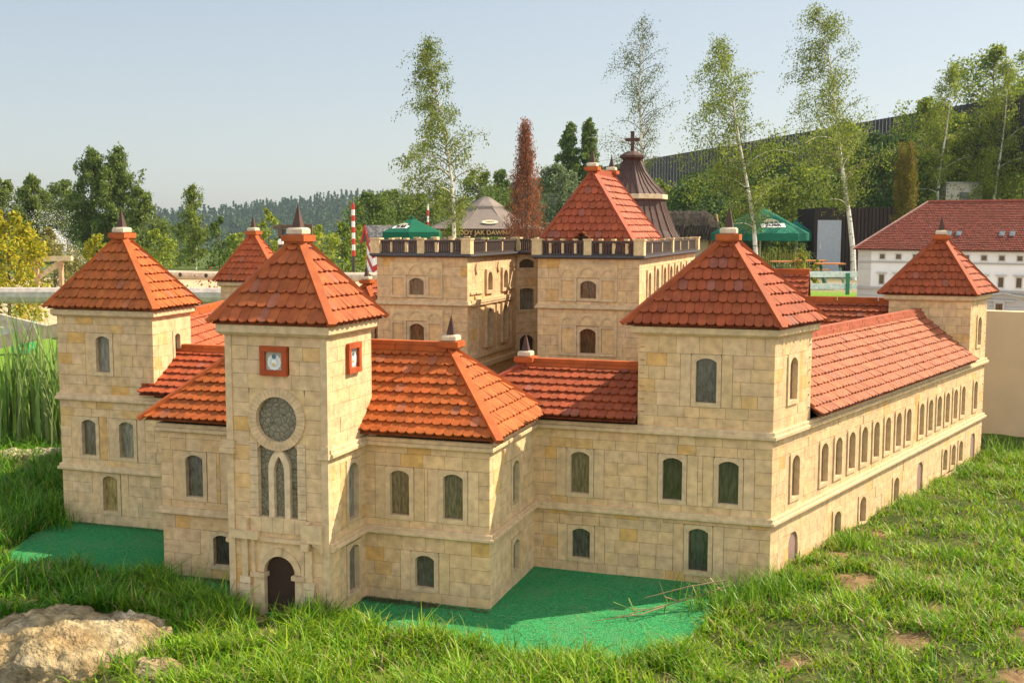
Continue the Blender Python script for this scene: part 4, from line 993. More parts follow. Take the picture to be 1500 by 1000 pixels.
def bushy(x, y, h, w, label, seed, cols=GG, n=3500, size=.12, base=.05, name='tree', cat='tree', group=None, conical=0.0, clumps=26, trunk=True, parts=True, z0=None):
    """broad crown of leaf clumps around a branching trunk; conical in 0..1 narrows the top"""
    rng = np.random.default_rng(seed); rd = random.Random(seed); z0 = (hz(x, y)-.05) if z0 is None else z0
    t = thing(name, label, cat, (x, y, z0), group); cs = []; tr = MB(); rr = max(.012, h*.014)
    tr.tube([(x, y, z0), (x+.02*h, y, z0+h*.35), (x, y, z0+h*.8)], [rr, rr*.7, rr*.2], 6, (1, 1, 1))
    for k in range(clumps):
        s = base+(1-base)*((k+.5)/clumps)**.9; R = w*1.15*((1-conical*s)*math.sin(min(1, s*.80+.18)*PI)**.5 if conical < .5 else (1.02-s)**.75*1.2*(.6+.4*min(1, s*6)))
        az = rd.uniform(0, 2*PI); q = rd.uniform(.25, .9)*R; c = Vector((x+q*math.cos(az), y+q*math.sin(az), z0+h*s*.95)); cr = max(.11*w, R*rd.uniform(.38, .62))*(.8 if conical else 1)
        tr.tube([(x, y, max(z0+.02, c.z-q*.7)), c], [rr*.3, rr*.08], 4, (1, 1, 1), False)
        m = int(n/clumps); p = rng.normal(0, 1, (m, 3)); p /= np.linalg.norm(p, axis=1)[:, None]; p *= (rng.random((m, 1))**.5)*cr; p[:, 2] *= 1.0; p += rng.normal(0, .12*cr, (m, 3))
        cs.append(p+np.array(c))
    cs = np.concatenate(cs); cs = cs[cs[:, 2] > z0]
    tr.build('trunk' if cat == 'tree' else 'stem', M_bark, t)
    Q, c = leaves(cs, size, cols, rng, .2); npmesh('crown' if cat == 'tree' else 'foliage', Q, 4, c, M_leaf, t); return t

def column(x, y, h, w, label, seed, cols, n=4200, size=.10, name='thuja', tip=.9):
    """upright fastigiate conifer: steep feathery sprays"""
    rng = np.random.default_rng(seed); z0 = hz(x, y)-.03; t = thing(name, label, 'tree', (x, y, z0))
    tr = MB(); tr.tube([(x, y, z0), (x, y, z0+h*.9)], [h*.015, .008], 6); 
    ns = 300; s = rng.random(ns)**1.1; az = rng.uniform(0, 2*PI, ns); cs = []
    for k in range(ns):
        R = w*((1.03-s[k])**.8 if tip > .8 else 1-s[k]**1.7*tip)*(.55+.45*min(1, s[k]*4+.35))*rng.uniform(.65, 1.08); L = h*rng.uniform(.10, .2)
        p0 = np.array((x+R*.45*math.cos(az[k]), y+R*.45*math.sin(az[k]), z0+h*s[k]*.88)); p1 = np.array((x+R*math.cos(az[k]), y+R*math.sin(az[k]), min(z0+h*s[k]*.88+L, z0+h*1.0)))
        f = rng.random((n//ns, 1)); cs.append(p0*(1-f)+p1*f+rng.normal(0, .035*w/.5, (n//ns, 3)))
        if k % 3 == 0: tr.tube([p0-np.array((0, 0, L*.3)), p1], [.012, .003], 4, (1, 1, 1), False)
    tr.build('trunk', M_bark, t); cs = np.concatenate(cs); Q, c = leaves(cs, size, cols, rng, -1.6, asp=.35); npmesh('crown', Q, 4, c, M_leaf, t); return t

def place(u, dep): p = GX(u, dep); return p.x, p.y
x, y = place(668, 30); birch(x, y, 6.68, 1.7, 'slender birch with a ragged wind-swept crown rising behind the left balustraded block', 11, (-.10, 0), 66, 62, 0.060, crown0=.20)
x, y = place(938, 39); birch(x, y, 8.78, 2.25, 'tall thin-leaved birch standing behind the chapel spire', 12, (0, 0), 66, 36, 0.056, [(.10, .14, .035), (.14, .17, .04), (.08, .11, .03)], .22, thin=1.1)
x, y = place(1106, 36); birch(x, y, 7.6, 2.45, 'birch with a bending top just left of the large green parasol', 13, (-.16, 0), 66, 66, 0.068, BG+YG[:2], .22)
x, y = place(1249, 38); birch(x, y, 9.08, 2.4, 'tallest birch, white trunk in front of the dark shed', 14, (-.16, 0), 68, 66, 0.068, BG+YG[:1], .27)
x, y = place(1372, 46); birch(x, y, 7.45, 2.1, 'birch behind the red-roofed white model house, left of the other birch there', 15, (.05, 0), 56, 60, 0.072, YG+BG, .22)
x, y = place(1456, 46); birch(x, y, 7.2, 2.2, 'birch near the right edge of the photo behind the white model house', 16, (.05, 0), 56, 62, 0.072, YG+BG, .2)
x, y = place(287, 45); birch(x, y, 3.4, 1.15, 'young full-leaved birch standing alone before the wooded hill', 17, (0, 0), 60, 60, .09, LG+YG[:1], .1, thin=.45)
x, y = place(770, 32); column(x, y, 4.72, .80, 'dead brown conical thuja behind the courtyard of the palace', 21, [(.30, .10, .042), (.38, .14, .06), (.22, .075, .035), (.17, .08, .045)], 19000, .065)
x, y = place(1324, 40); column(x, y, 4.75, .50, 'olive green columnar thuja leaning beside the dark shed', 22, [(.17, .165, .015), (.23, .20, .02), (.11, .115, .012), (.24, .14, .03)], 30000, .07, tip=.30)

left = [(5, 56, 4.3, 1.7, LG, 'green tree at the left edge behind the golden bush'), (46, 58, 4.3, 1.6, LG, 'light green tree between the left edge and the fountain spray'), (92, 60, 4.4, 1.8, LG, 'round-topped tree directly behind the fountain spray'),
        (136, 55, 5.35, 1.75, LG+GG[:1], 'tall pointed tree, left one of the tall pair behind the left tower'), (174, 55, 5.45, 1.85, LG+GG[:1], 'tall pointed tree, right one of the tall pair behind the left tower'), (207, 52, 3.7, 1.3, LG, 'shorter pale green tree at the right foot of the tall pair')]
for i, (u, dep, h, w_, c, lab) in enumerate(left):
    x, y = place(u, dep)
    if i in (3, 4, 1): birch(x, y, h*1.02, w_*1.05, lab, 30+i, (.01, 0), 95, 46, .13, c, .03, 'trees left of the wooded hill', wind=(-.1, 0))
    else: bushy(x, y, h, w_, lab, 30+i, c, 7500, .14, .03, 'tree', 'tree', 'trees left of the wooded hill', .45, 48)
mid = [(540, 58, 3.7, 2.0, 'dense green tree right behind the striped barrier pole'), (575, 62, 3.9, 2.1, 'dense green tree above the grey roof of the striped hut'), (612, 60, 3.6, 2.0, 'dense green tree behind the small green parasol'), (700, 64, 5.0, 1.9, 'green tree between the leaning birch and the dead thuja'),
       (735, 70, 4.7, 1.3, 'far green tree peeping out left of the dead thuja'), (836, 60, 5.35, 1.15, 'slim tree with a pointed top left of the big hipped roof'), (862, 60, 5.45, 1.05, 'slim tree with a pointed top directly above the big hipped roof'), (816, 52, 4.0, 1.8, 'grey-green willow right of the dead thuja')]
for i, (u, dep, h, w_, lab) in enumerate(mid):
    x, y = place(u, dep)
    if i in (4, 5, 6): birch(x, y, h, w_*1.15, lab, 50+i, (.0, 0), 80, 60, .13, GG+LG, .05, 'trees in the middle background', wind=(-.1, 0))
    else: bushy(x, y, h, w_, lab, 50+i, GG+LG if i < 7 else [(.17, .22, .09), (.13, .18, .08), (.2, .25, .11)], 8500, .14, .03, 'tree', 'tree', 'trees in the middle background', .3, 44)
bank = [(900, 50, 3.9, 2.0), (965, 47, 4.4, 2.2), (1010, 45, 4.7, 2.5), (1065, 48, 5.0, 2.6), (1130, 50, 5.0, 2.7), (1185, 46, 4.9, 2.5), (1232, 50, 5.3, 2.7), (1290, 48, 5.3, 2.7), (1345, 50, 5.4, 2.6), (1400, 48, 5.4, 2.5), (1445, 52, 6.1, 2.8), (1495, 48, 6.0, 2.6), (1540, 45, 5.6, 2.3)]
names = ['left of the chapel spire', 'right behind the chapel spire', 'above the thatched hut', 'left behind the birch at the parasol', 'between the parasol birch and the tallest birch', 'above the parasol edge by the pale door', 'behind the trunk of the tallest birch', 'left of the columnar thuja', 'right of the columnar thuja', 'between the two birches above the model house', 'left of the rightmost birch', 'at the right edge of the photo', 'just outside the right edge']
for i, (u, dep, h, w_) in enumerate(bank):
    x, y = place(u, dep); h *= .93; dk = i in (2, 3, 4, 7); bushy(x, y, h, w_, ('dark pine' if dk else 'leafy green tree')+' on the bank, '+names[i], 70+i, (DG if dk else (LG+YG+GG[:2])), 8000, .15, .0, 'pine_tree' if dk else 'tree', 'tree', 'trees covering the bank on the right', .25, 34, z0=hz(x, y)-.4)
low = [(235, 47, 1.7, .9, YG), (320, 46, 2.3, .8, GG), (350, 48, 1.6, .9, YG), (392, 44, 2.6, .7, YG), (445, 42, 1.5, .9, GG), (470, 40, 1.9, .9, YG), (500, 41, 2.0, 1.0, GG+YG[:2]), (527, 42, 1.9, .8, YG), (262, 50, 1.9, .9, GG), (412, 49, 1.4, .8, GG)]
ln = ['at the right foot of the tall tree pair', 'right of the young birch', 'between young birch and rear left roof', 'with sparse tall shoots above the rear left roof', 'left of the front tower spike', 'right of the front tower spike', 'left of the striped pole', 'around the foot of the striped pole', 'left foot of the young birch', 'below the dark timber frame']
for i, (u, dep, h, w_, c) in enumerate(low):
    x, y = place(u, dep); bushy(x, y, h, w_, 'wild green shrub '+ln[i], 100+i, c, 1500, .12, .0, 'shrub', 'shrub', 'shrubs at the edge of the park', .3, 16)
x, y = place(8, 20); bushy(x, y, 2.1, .62, 'golden-yellow thuja bush at the left edge', 120, [(.42, .36, .02), (.34, .33, .02), (.50, .40, .03), (.2, .24, .02)], 5200, .075, .0, 'golden_bush', 'shrub', None, .1, 36)
x, y = place(76, 24); bushy(x, y, 1.75, .62, 'olive feathery bush left of the fountain spray', 121, [(.22, .21, .06), (.18, .18, .05), (.27, .24, .08)], 3200, .08, .0, 'feathery_bush', 'shrub', None, .1, 26)
x, y = place(142, 27); bushy(x, y, 1.62, .36, 'small round golden bush right of the fountain spray', 122, [(.40, .36, .02), (.32, .32, .02), (.22, .26, .02)], 2200, .075, .3, 'golden_bush', 'shrub', None, .0, 20)

# forest on the far hill
def forest():
    rng = np.random.default_rng(9); V = []; C = []
    for k in range(2600):
        az = rng.uniform(-27, 8); R = 400+260*rng.random()**.8; a = math.radians(az-18.13); x = CAM.x+R*math.sin(a); y = CAM.y+R*math.cos(a); z = hz(x, y)
        con = rng.random() < .35+.5*sstep(520, 610, R); h = rng.uniform(10, 15) if con else rng.uniform(6, 9.5); w = h*(.17 if con else .38)
        m = 70; s = rng.random(m); an = rng.uniform(0, 2*PI, m)
        if con: rad = w*(1.04-s)*rng.uniform(.5, 1.1, m)
        else: rad = w*np.sin((s*.85+.15)*PI)**.6*rng.uniform(.4, 1.1, m)
        P = np.stack([x+rad*np.cos(an), y+rad*np.sin(an), z+h*(.08+.92*s)], 1)
        cols = [(.035, .085, .034), (.045, .10, .038), (.028, .068, .03)] if con else [(.07, .13, .036), (.095, .155, .042), (.055, .11, .034)]
        if rng.random() < .04: cols = [(.12, .12, .03), (.14, .10, .04)]
        Q, c = leaves(P, 1.5 if con else 2.2, cols, rng, .4, asp=.7); V.append(Q); C.append(c)
    o = npmesh('far_forest', np.concatenate(V), 4, np.concatenate(C), M_leaf); o['kind'] = 'stuff'
forest()

# reeds by the pond
def reeds(u, dep, n, hh, label, seed):
    rng = np.random.default_rng(seed); p = GX(u, dep); x = rng.normal(p.x, .10, n); y = rng.normal(p.y, .08, n); h = np.where(rng.random(n) < .12, rng.uniform(.85, 1, n), rng.uniform(.42, .76, n))*hh
    ang = rng.uniform(0, 2*PI, n); P = np.array([(.12, .23, .035), (.17, .28, .05), (.22, .31, .08), (.28, .34, .13)]); c = P[rng.integers(0, 4, n)]
    v, cc = blades(x, y, np.full(n, .0), h, rng.uniform(.018, .036, n), c, rng.uniform(.02, .32, n), rng, 5)
    t = npmesh('reed_clump', v, 4, cc, M_grass, None, (p.x, p.y, 0)); return tag(t, label, 'reeds', 'reeds along the pond edge')
for i, (u, dep, n, h, lab) in enumerate(((-25, 8.7, 80, 1.0, 'reeds cut by the left edge of the photo'), (12, 8.6, 90, 1.0, 'reeds leaning left, next to the left photo edge'), (38, 9.0, 80, .95, 'reeds in the middle of the row left of the palace'), (62, 8.8, 90, 1.12, 'tallest reeds, one blade overlapping the wooden brace'), (84, 8.5, 90, 1.05, 'reeds touching the left corner tower'))):
    reeds(u, dep, int(n*.8), h*1.3, lab, 140+i)

# ------------------------------------------------------------------ fences and park furniture on the left
GW = (.40, .345, .30); PW = (.56, .43, .27)
def log(mb, a, b, r, col): mb.tube([a, Vector(a).lerp(Vector(b), .5), b], [r, r*.97, r], 10, col)
f = thing('log_fence', 'grey log fence with crossed braces behind the left towers', 'fence', tuple(GX(60, 13.2)))
z = .90
mb = MB(); log(mb, GX(-260, 13.2, z), GX(600, 13.2, z), .098, GW); mb.build('top_rail', M_wood, f)
mb = MB(); mb.bar(GX(-140, 13.3, .80), GX(112, 13.25, .30), .06, .14, (0, 0, 1), (.46, .37, .30)); mb.build('brace', M_wood, f)
mb = MB(); mb.bar(GX(-160, 13.16, .02), GX(100, 13.1, .46), .06, .15, (0, 0, 1), (.42, .29, .22)); mb.build('brace', M_wood, f)
mb = MB(); mb.bar(GX(112, 13.15, .18), GX(330, 13.2, .75), .06, .14, (0, 0, 1), GW); mb.build('brace', M_wood, f)
for u in (120, 352, 585):
    mb = MB(); mb.tube([GX(u, 13.28, 0), GX(u, 13.28, .98)], [.085, .08], 10, GW); mb.build('post', M_wood, f)
mb = MB(); mb.bar(GX(-200, 13.35, .42), GX(112, 13.35, .42), .05, .09, (0, 0, 1), (.58, .57, .58)); mb.build('lower_rail', M_wood, f)
f = thing('log_fence', 'farther pale log rail with dark knots before the wild shrubs', 'fence', tuple(GX(300, 25)))
mb = MB(); a, b = GX(222, 25, .66), GX(345, 25.5, .60); log(mb, a, b, .105, (.44, .33, .24)); mb.build('rail', M_wood, f)
mb = MB(); a, b = GX(346, 25.5, .60), GX(620, 26, .56); log(mb, a, b, .11, (.46, .37, .28)); mb.build('rail', M_wood, f)
for u in (218, 348, 480, 622):
    mb = MB(); p = GX(u, 25.6); mb.tube([p, p+Vector((0, 0, .72))], [.09, .09], 8, (.36, .28, .21)); mb.build('post', M_wood, f)
kn = MB()
for u, dz in ((262, .02), (300, .0), (322, -.03), (410, .02), (540, .0)):
    p = GX(u, 24.9, .64+dz); kn.tube([p, p+Vector((.0, -.012, 0))], [.05, .02], 8, (.06, .04, .03))
kn.build('knot', M_wood, f)
t = thing('timber_bracket', 'pale new timber frame with a diagonal brace beside the fountain', 'timber frame', tuple(GX(75, 22)))
mb = MB(); mb.bar(GX(50, 22, 1.035), GX(104, 22, 1.05), .12, .09, (0, 0, 1), PW); mb.build('beam', M_wood, t)
mb = MB(); mb.bar(GX(84.5, 22, 0), GX(84.5, 22, 1.034), .09, .07, r0, (.44, .27, .16)); mb.build('post', M_wood, t)
mb = MB(); mb.bar(GX(52, 22.05, .66), GX(86, 22.05, .96), .08, .09, (0, 0, 1), PW); mb.build('brace', M_wood, t)
mb = MB(); mb.bar(GX(48.5, 22, 0), GX(48.5, 22, 1.034), .09, .07, r0, (.44, .27, .16)); mb.build('post', M_wood, t)
# fountain
def fountain():
    rng = np.random.default_rng(8); p = GX(113, 26); n = 7000; t = rng.random(n); P = []
    k = rng.random(n) < .62
    s = t*1.75
    offx = np.where(k, -.05+.30*np.sin((1-t)*1.5)*rng.normal(0, .45, n)-.35*(t-.1)**2*2.0, -.95+.55*t+rng.normal(0, .22, n))
    zz = np.where(k, .30+1.35*t, .55+1.55*rng.random(n)**.7)
    offx += np.where(k, 0, .15)*0
    kill = (~k) & (rng.random(n) < (1-np.clip((zz-.9)/1.0, 0, 1))*.4+.5)
    x = p.x+r0.x*offx; y = p.y+r0.y*offx+rng.normal(0, .15, n); P = np.stack([x, y, zz], 1)[~kill]
    Q, c = leaves(P, .017, [(.85, .86, .88)], rng, 0, asp=.8)
    t_ = thing('fountain', 'fountain jet throwing white droplets in front of the left trees', 'fountain', (p.x, p.y, 0))
    m = mat('water_drop', (.85, .87, .9), .3, .05, 5, 0, spec=.5, trans=.3)
    o = npmesh('spray', Q, 4, c, m, t_); o['kind'] = 'stuff'
    b = MB(); b.lathe((p.x, p.y, 0), [(.75, 0), (.78, .12), (.70, .13), (.55, .10), (.12, .16), (.05, .34)], 20, (.42, .38, .33)); b.build('basin', M_rock, t_)
fountain()
t = thing('lawn_box', 'small bright green plastic box on the lawn behind the fence', 'box', tuple(GX(27, 15)))
mb = MB(); p = GX(27, 15); mb.cbox(p, .12, .1, .02, .40, (.02, .36, .14), yaw); mb.build('box_body', M_paint, t)
mb = MB(); mb.cbox(p, .135, .115, .401, .44, (.02, .26, .22), yaw); mb.build('lid', M_paint, t)
fb = MB(); rd = random.Random(3)
for k in range(60):
    p = GX(345+rd.uniform(-60, 20), 21+rd.uniform(-.5, .5)); 
x, y = place(305, 23); bushy(x, y, .30, 1.15, 'low bed of red flowers seen between the fence rails', 131, [(.45, .05, .03), (.38, .04, .03), (.10, .2, .03)], 900, .07, .0, 'flower_bed', 'flower bed', None, 0, 20)
x, y = place(318, 22.2); bushy(x, y, .34, .28, 'small green and white plant beside the red flowers', 132, [(.2, .3, .05), (.6, .6, .5), (.15, .25, .04)], 400, .07, .0, 'plant', 'plant')
# striped pole, hut and timber frame
def pole(u, dep, h, r, label, base=0, z0=.35, n=9, name='striped_pole'):
    p = GX(u, dep); t = thing(name, label, 'pole', (p.x, p.y, 0)); m = MB(); m.tube([p, (p.x, p.y, z0)], [r*.9]*2, 8, (.05, .04, .04)); m.build('pole_foot', M_paint, t)
    for i in range(n):
        a, b = z0+(h-z0)*i/n, z0+(h-z0)*(i+1)/n; m = MB(); m.tube([(p.x, p.y, a+.001), (p.x, p.y, b)], [r, r], 12, (.74, .72, .69) if (i+base) % 2 else (.50, .035, .03)); m.build('stripe', M_paint, t)
    m = MB(); m.lathe((p.x, p.y, h), [(r*.8, .001), (r*.5, .06), (r*.2, .12)], 8, (.12, .12, .12)); m.build('pole_cap', M_paint, t)
pole(517.5, 34, 2.42, .052, 'upright red and white striped barrier pole before the wooded hill', 0, .85, 9)
pole(627, 36, 2.45, .032, 'thin leaning red and white pole half hidden by the slender birch', 1, .4, 11)
def hut():
    dep = 30; p = GX(541, dep); t = thing('sentry_hut', 'white hut with red diagonal stripes and a grey ridged roof', 'hut', (p.x, p.y, 0)); R = r0; D = Vector((-r0.y, r0.x, 0)); R2 = (R*.93+D*.36).normalized(); D2 = Vector((-R2.y, R2.x, 0))
    a = Vector(p); W_, L_, ze, zr = .62, 1.4, 1.42, 1.72; gx = -R2   # gable faces left-front, length runs right
    G0, G1 = a-D2*W_/2+Vector((0, 0, 0)), a+D2*W_/2; ax = R2
    b = MB()
    for o in (Vector((0, 0, 0)),):
        b.quad(G0, G1, G1+Vector((0, 0, ze)), G0+Vector((0, 0, ze)), (.78, .77, .75)); b.add([G0+Vector((0, 0, ze)), G1+Vector((0, 0, ze)), a+Vector((0, 0, zr))], ((0, 1, 2),), (.78, .77, .75))
        b.quad(G0, G0+ax*L_, G0+ax*L_+Vector((0, 0, ze)), G0+Vector((0, 0, ze)), (.78, .77, .75)); b.quad(G1, G1+ax*L_, G1+ax*L_+Vector((0, 0, ze)), G1+Vector((0, 0, ze)), (.78, .77, .75)); b.quad(G0+ax*L_, G1+ax*L_, G1+ax*L_+Vector((0, 0, ze)), G0+ax*L_+Vector((0, 0, ze)), (.78, .77, .75))
    b.build('hut_wall', M_paint, t); s = MB(); e = -D2*.004
    for z in (.15, .52, .89, 1.26):
        w = .16
        for (o, u, l, ee) in ((G0, ax, .62, -D2*.005), (G0, D2, .62, -ax*.005)):
            zz = [z, z+.36 if u is ax else z+.36]; k = 1
            q = [o+ee+Vector((0, 0, z)), o+ee+u*l+Vector((0, 0, z+.34)), o+ee+u*l+Vector((0, 0, z+.34+w)), o+ee+Vector((0, 0, z+w))]
            q = [Vector((v.x, v.y, min(v.z, ze))) for v in q]; s.quad(*q, (.46, .03, .028))
    s.build('red_stripe', M_paint, t)
    r = MB()
    for sg in (-1, 1):
        o = a+D2*sg*(W_/2+.12)+Vector((0, 0, ze-.10))-ax*.10; q = a+Vector((0, 0, zr+.02))-ax*.10; r.add([o, o+ax*(L_+.2), q+ax*(L_+.2), q, o+Vector((0, 0, .03)), o+ax*(L_+.2)+Vector((0, 0, .03)), q+ax*(L_+.2)+Vector((0, 0, .03)), q+Vector((0, 0, .03))], ((0, 1, 2, 3), (4, 5, 6, 7), (0, 1, 5, 4), (0, 4, 7, 3), (1, 2, 6, 5)), (.17, .155, .145))
    ro = r.build('roof', M_paint, t); v = MB()
    for sg in (-1, 1):
        o = a+D2*sg*(W_/2+.13)+Vector((0, 0, ze-.11))-ax*.125; q = a+Vector((0, 0, zr+.03))-ax*.125; v.bar(o, q, .03, .085, (0, 0, 1), (.46, .04, .03), -.05)
    v.build('verge_board', M_paint, ro); sm = MB(); o = a-D2*(W_/2+.12)+Vector((0, 0, ze-.065))+ax*.55; sm.bar(o, a+Vector((0, 0, zr+.055))+ax*.55, .02, .008, -D2, (.4, .3, .2)); sm.build('roof_seam', M_paint, ro)
hut()
t = thing('timber_gate', 'dark timber frame with a crossbeam behind the front tower spike', 'timber frame', tuple(GX(428, 34)))
for u in (408, 452):
    mb = MB(); mb.bar(GX(u, 34, 0), GX(u, 34, 1.80), .16, .12, r0, (.10, .065, .045)); mb.build('post', M_wood, t)
mb = MB(); mb.bar(GX(401, 34, 1.66), GX(452, 34, 1.72), .14, .10, (0, 0, 1), (.10, .06, .04)); mb.build('crossbeam', M_wood, t)
mb = MB(); mb.bar(GX(412, 34.08, 1.30), GX(450, 34.08, 1.34), .05, .35, (0, 0, 1), (.07, .10, .13)); mb.build('sign_board', M_paint, t)
t = thing('post_lamp', 'white globe lamp on a pale post in front of the dark timber frame', 'lamp', tuple(GX(411, 31)))
p = GX(411, 31); mb = MB(); mb.tube([p, (p.x, p.y, 1.12)], [.045, .045], 8, (.55, .46, .36)); mb.build('lamp_post', M_wood, t)
mb = MB(); mb.lathe((p.x, p.y, 1.18), [(.03, -.06), (.05, .0), (.06, .05)], 10, (.03, .03, .03)); mb.build('lamp_neck', M_paint, t)
mb = MB(); mb.lathe((p.x, p.y, 1.30), [(.02, -.08), (.075, -.05), (.09, .02), (.06, .09), (.01, .11)], 12, (.75, .75, .72)); mb.build('lamp_globe', M_paint, t, smooth=True)
mb = MB(); mb.lathe((p.x, p.y, 1.44), [(.07, -.03), (.05, .03), (.01, .05)], 10, (.03, .03, .03)); mb.build('lamp_cap', M_paint, t)

# ------------------------------------------------------------------ lettering
def text(par, s, pos, xdir, up, size, mtl, name='lettering', extr=.004, align='CENTER'):
    cu = bpy.data.curves.new('lettering', 'FONT'); cu.body = s; cu.size = size; cu.extrude = extr; cu.align_x = align; cu.align_y = 'CENTER'; cu.offset = .012*size*2
    o = bpy.data.objects.new('tmp', cu); COL.objects.link(o); dg = bpy.context.evaluated_depsgraph_get(); me = bpy.data.meshes.new_from_object(o.evaluated_get(dg)); bpy.data.objects.remove(o)
    x = Vector(xdir).normalized(); u = Vector(up); u = (u-x*u.dot(x)).normalized(); z = x.cross(u); Mx = Matrix((x, u, z)).transposed().to_4x4(); Mx.translation = Vector(pos); me.transform(Mx)
    me.materials.clear(); return link(name, me, mtl, par)
M_ink = mat('black_ink', (.015, .012, .01), .6, .05, 5, 0); M_gold = mat('gold_paint', (.42, .27, .10), .6, .1, 5, 0); M_ltan = mat('brown_ink', (.22, .10, .03), .6, .1, 5, 0); M_white = mat('white_paint', (.75, .75, .72), .6, .05, 5, 0)

def parasol(u, dep, R, zt, ze, label, col, n=6, rot=0.0, val=.20, base=True, text_face=None, group=None):
    p = GX(u, dep); t = thing('parasol', label, 'parasol', (p.x, p.y, 0), group); c = MB(); A = Vector((p.x, p.y, zt)); ang = lambda k: rot+2*PI*k/n
    E = [Vector((p.x+R*math.cos(ang(k)), p.y+R*math.sin(ang(k)), ze)) for k in range(n)]
    for k in range(n):
        a, b = E[k], E[(k+1) % n]; m = 6; cc = jit(col, .04)
        for i in range(m):   # slightly sagging panel
            s0, s1 = i/m, (i+1)/m; sag = lambda s: -math.sin(s*PI)*.05*R
            c.quad(A.lerp(a, s0), A.lerp(b, s0), A.lerp(b, s1)+Vector((0, 0, 0)), A.lerp(a, s1), cc)
        c.quad(a, b, b-Vector((0, 0, val)), a-Vector((0, 0, val)), tuple(x*.9 for x in cc))
    co = c.build('canopy', M_canvas, t)
    m = MB(); m.tube([p, (p.x, p.y, zt-.02)], [.035, .03], 8, (.55, .48, .38)); m.build('pole', M_paint, t)
    r = MB()
    for e in E: r.tube([A-Vector((0, 0, .05)), e-Vector((0, 0, .03))], [.012, .01], 4, (.4, .35, .28), False)
    r.build('rib', M_paint, t); v = MB(); v.lathe((p.x, p.y, zt), [(.06, -.02), (.05, .03), (.0, .06)], 8, col); v.build('top_cap', M_canvas, t)
    return t, co, A, E
GREEN = (.018, .155, .095)
def face_text(E, A, k, n):
    a, b = E[k], E[(k+1) % n]; m = (a+b)/2; x = (b-a).normalized()
    if x.dot(r0) < 0: x = -x
    up = (A-m).normalized(); nn = x.cross(up)
    if nn.dot(CAM-m) < 0: nn = -nn
    return m, x, up, nn
t, co, A, E = parasol(1114, 38, 1.68, 2.46, 1.55, 'large green canopy parasol with a bison emblem and lettering, left of the pale door', GREEN, 6, yaw-2*PI/3+.06, .24)
best = max(range(6), key=lambda k: (((E[k]+E[(k+1) % 6])/2)-A).normalized().dot((CAM-A).normalized())+.5*((((E[k]+E[(k+1) % 6])/2)-A).normalized().dot(r0)))
m, x, up, nn = face_text(E, A, best, 6)
def emblem(co, c, x, up, nn, s):
    b = MB(); q = lambda a, d, h=.012: c+x*a*s+up*d*s+nn*h
    b.add([q(*k) for k in ((-.5, -.16), (.5, -.13), (.52, .17), (-.48, .14))], ((0, 1, 2, 3),), (.78, .76, .68)); b.build('name_panel', M_paint, co)
    # bison: humped back, lowered head, legs
    prof = [(-.30, .20), (-.33, .30), (-.27, .36), (-.20, .40), (-.10, .50), (.02, .50), (.14, .46), (.26, .40), (.32, .30), (.31, .19), (.26, .19), (.24, .29), (.14, .28), (.13, .19), (.08, .19), (.06, .29), (-.05, .27), (-.07, .18), (-.12, .18), (-.12, .27), (-.20, .24), (-.25, .19)]
    b = MB(); b.add([q(a, d, .014) for a, d in prof], (tuple(range(len(prof))),), (.48, .40, .26)); b.build('emblem', M_paint, co)
    text(co, 'ŻUBR', q(.02, .005, .018), (x+up*.03), up, .26*s, M_ink)
emblem(co, m+up*.46+x*.10, x, up, nn, .82)
parasol(1166, 43, .95, 2.02, 1.42, 'farther green parasol partly hidden behind the large lettered one', (.02, .17, .12), 6, yaw+.3, .2)
t, co, A, E = parasol(604, 28, .80, 1.95, 1.60, 'small green parasol beside the grey ridged roof of the striped hut', (.008, .105, .06), 6, yaw+.5, .18)
k = min(range(6), key=lambda k: ((E[k]+E[(k+1) % 6])/2-A).dot(r0)+.6*((E[k]+E[(k+1) % 6])/2-CAM).length); m, x, up, nn = face_text(E, A, k, 6)
emblem(co, m+up*.24, x, up, nn, .45)
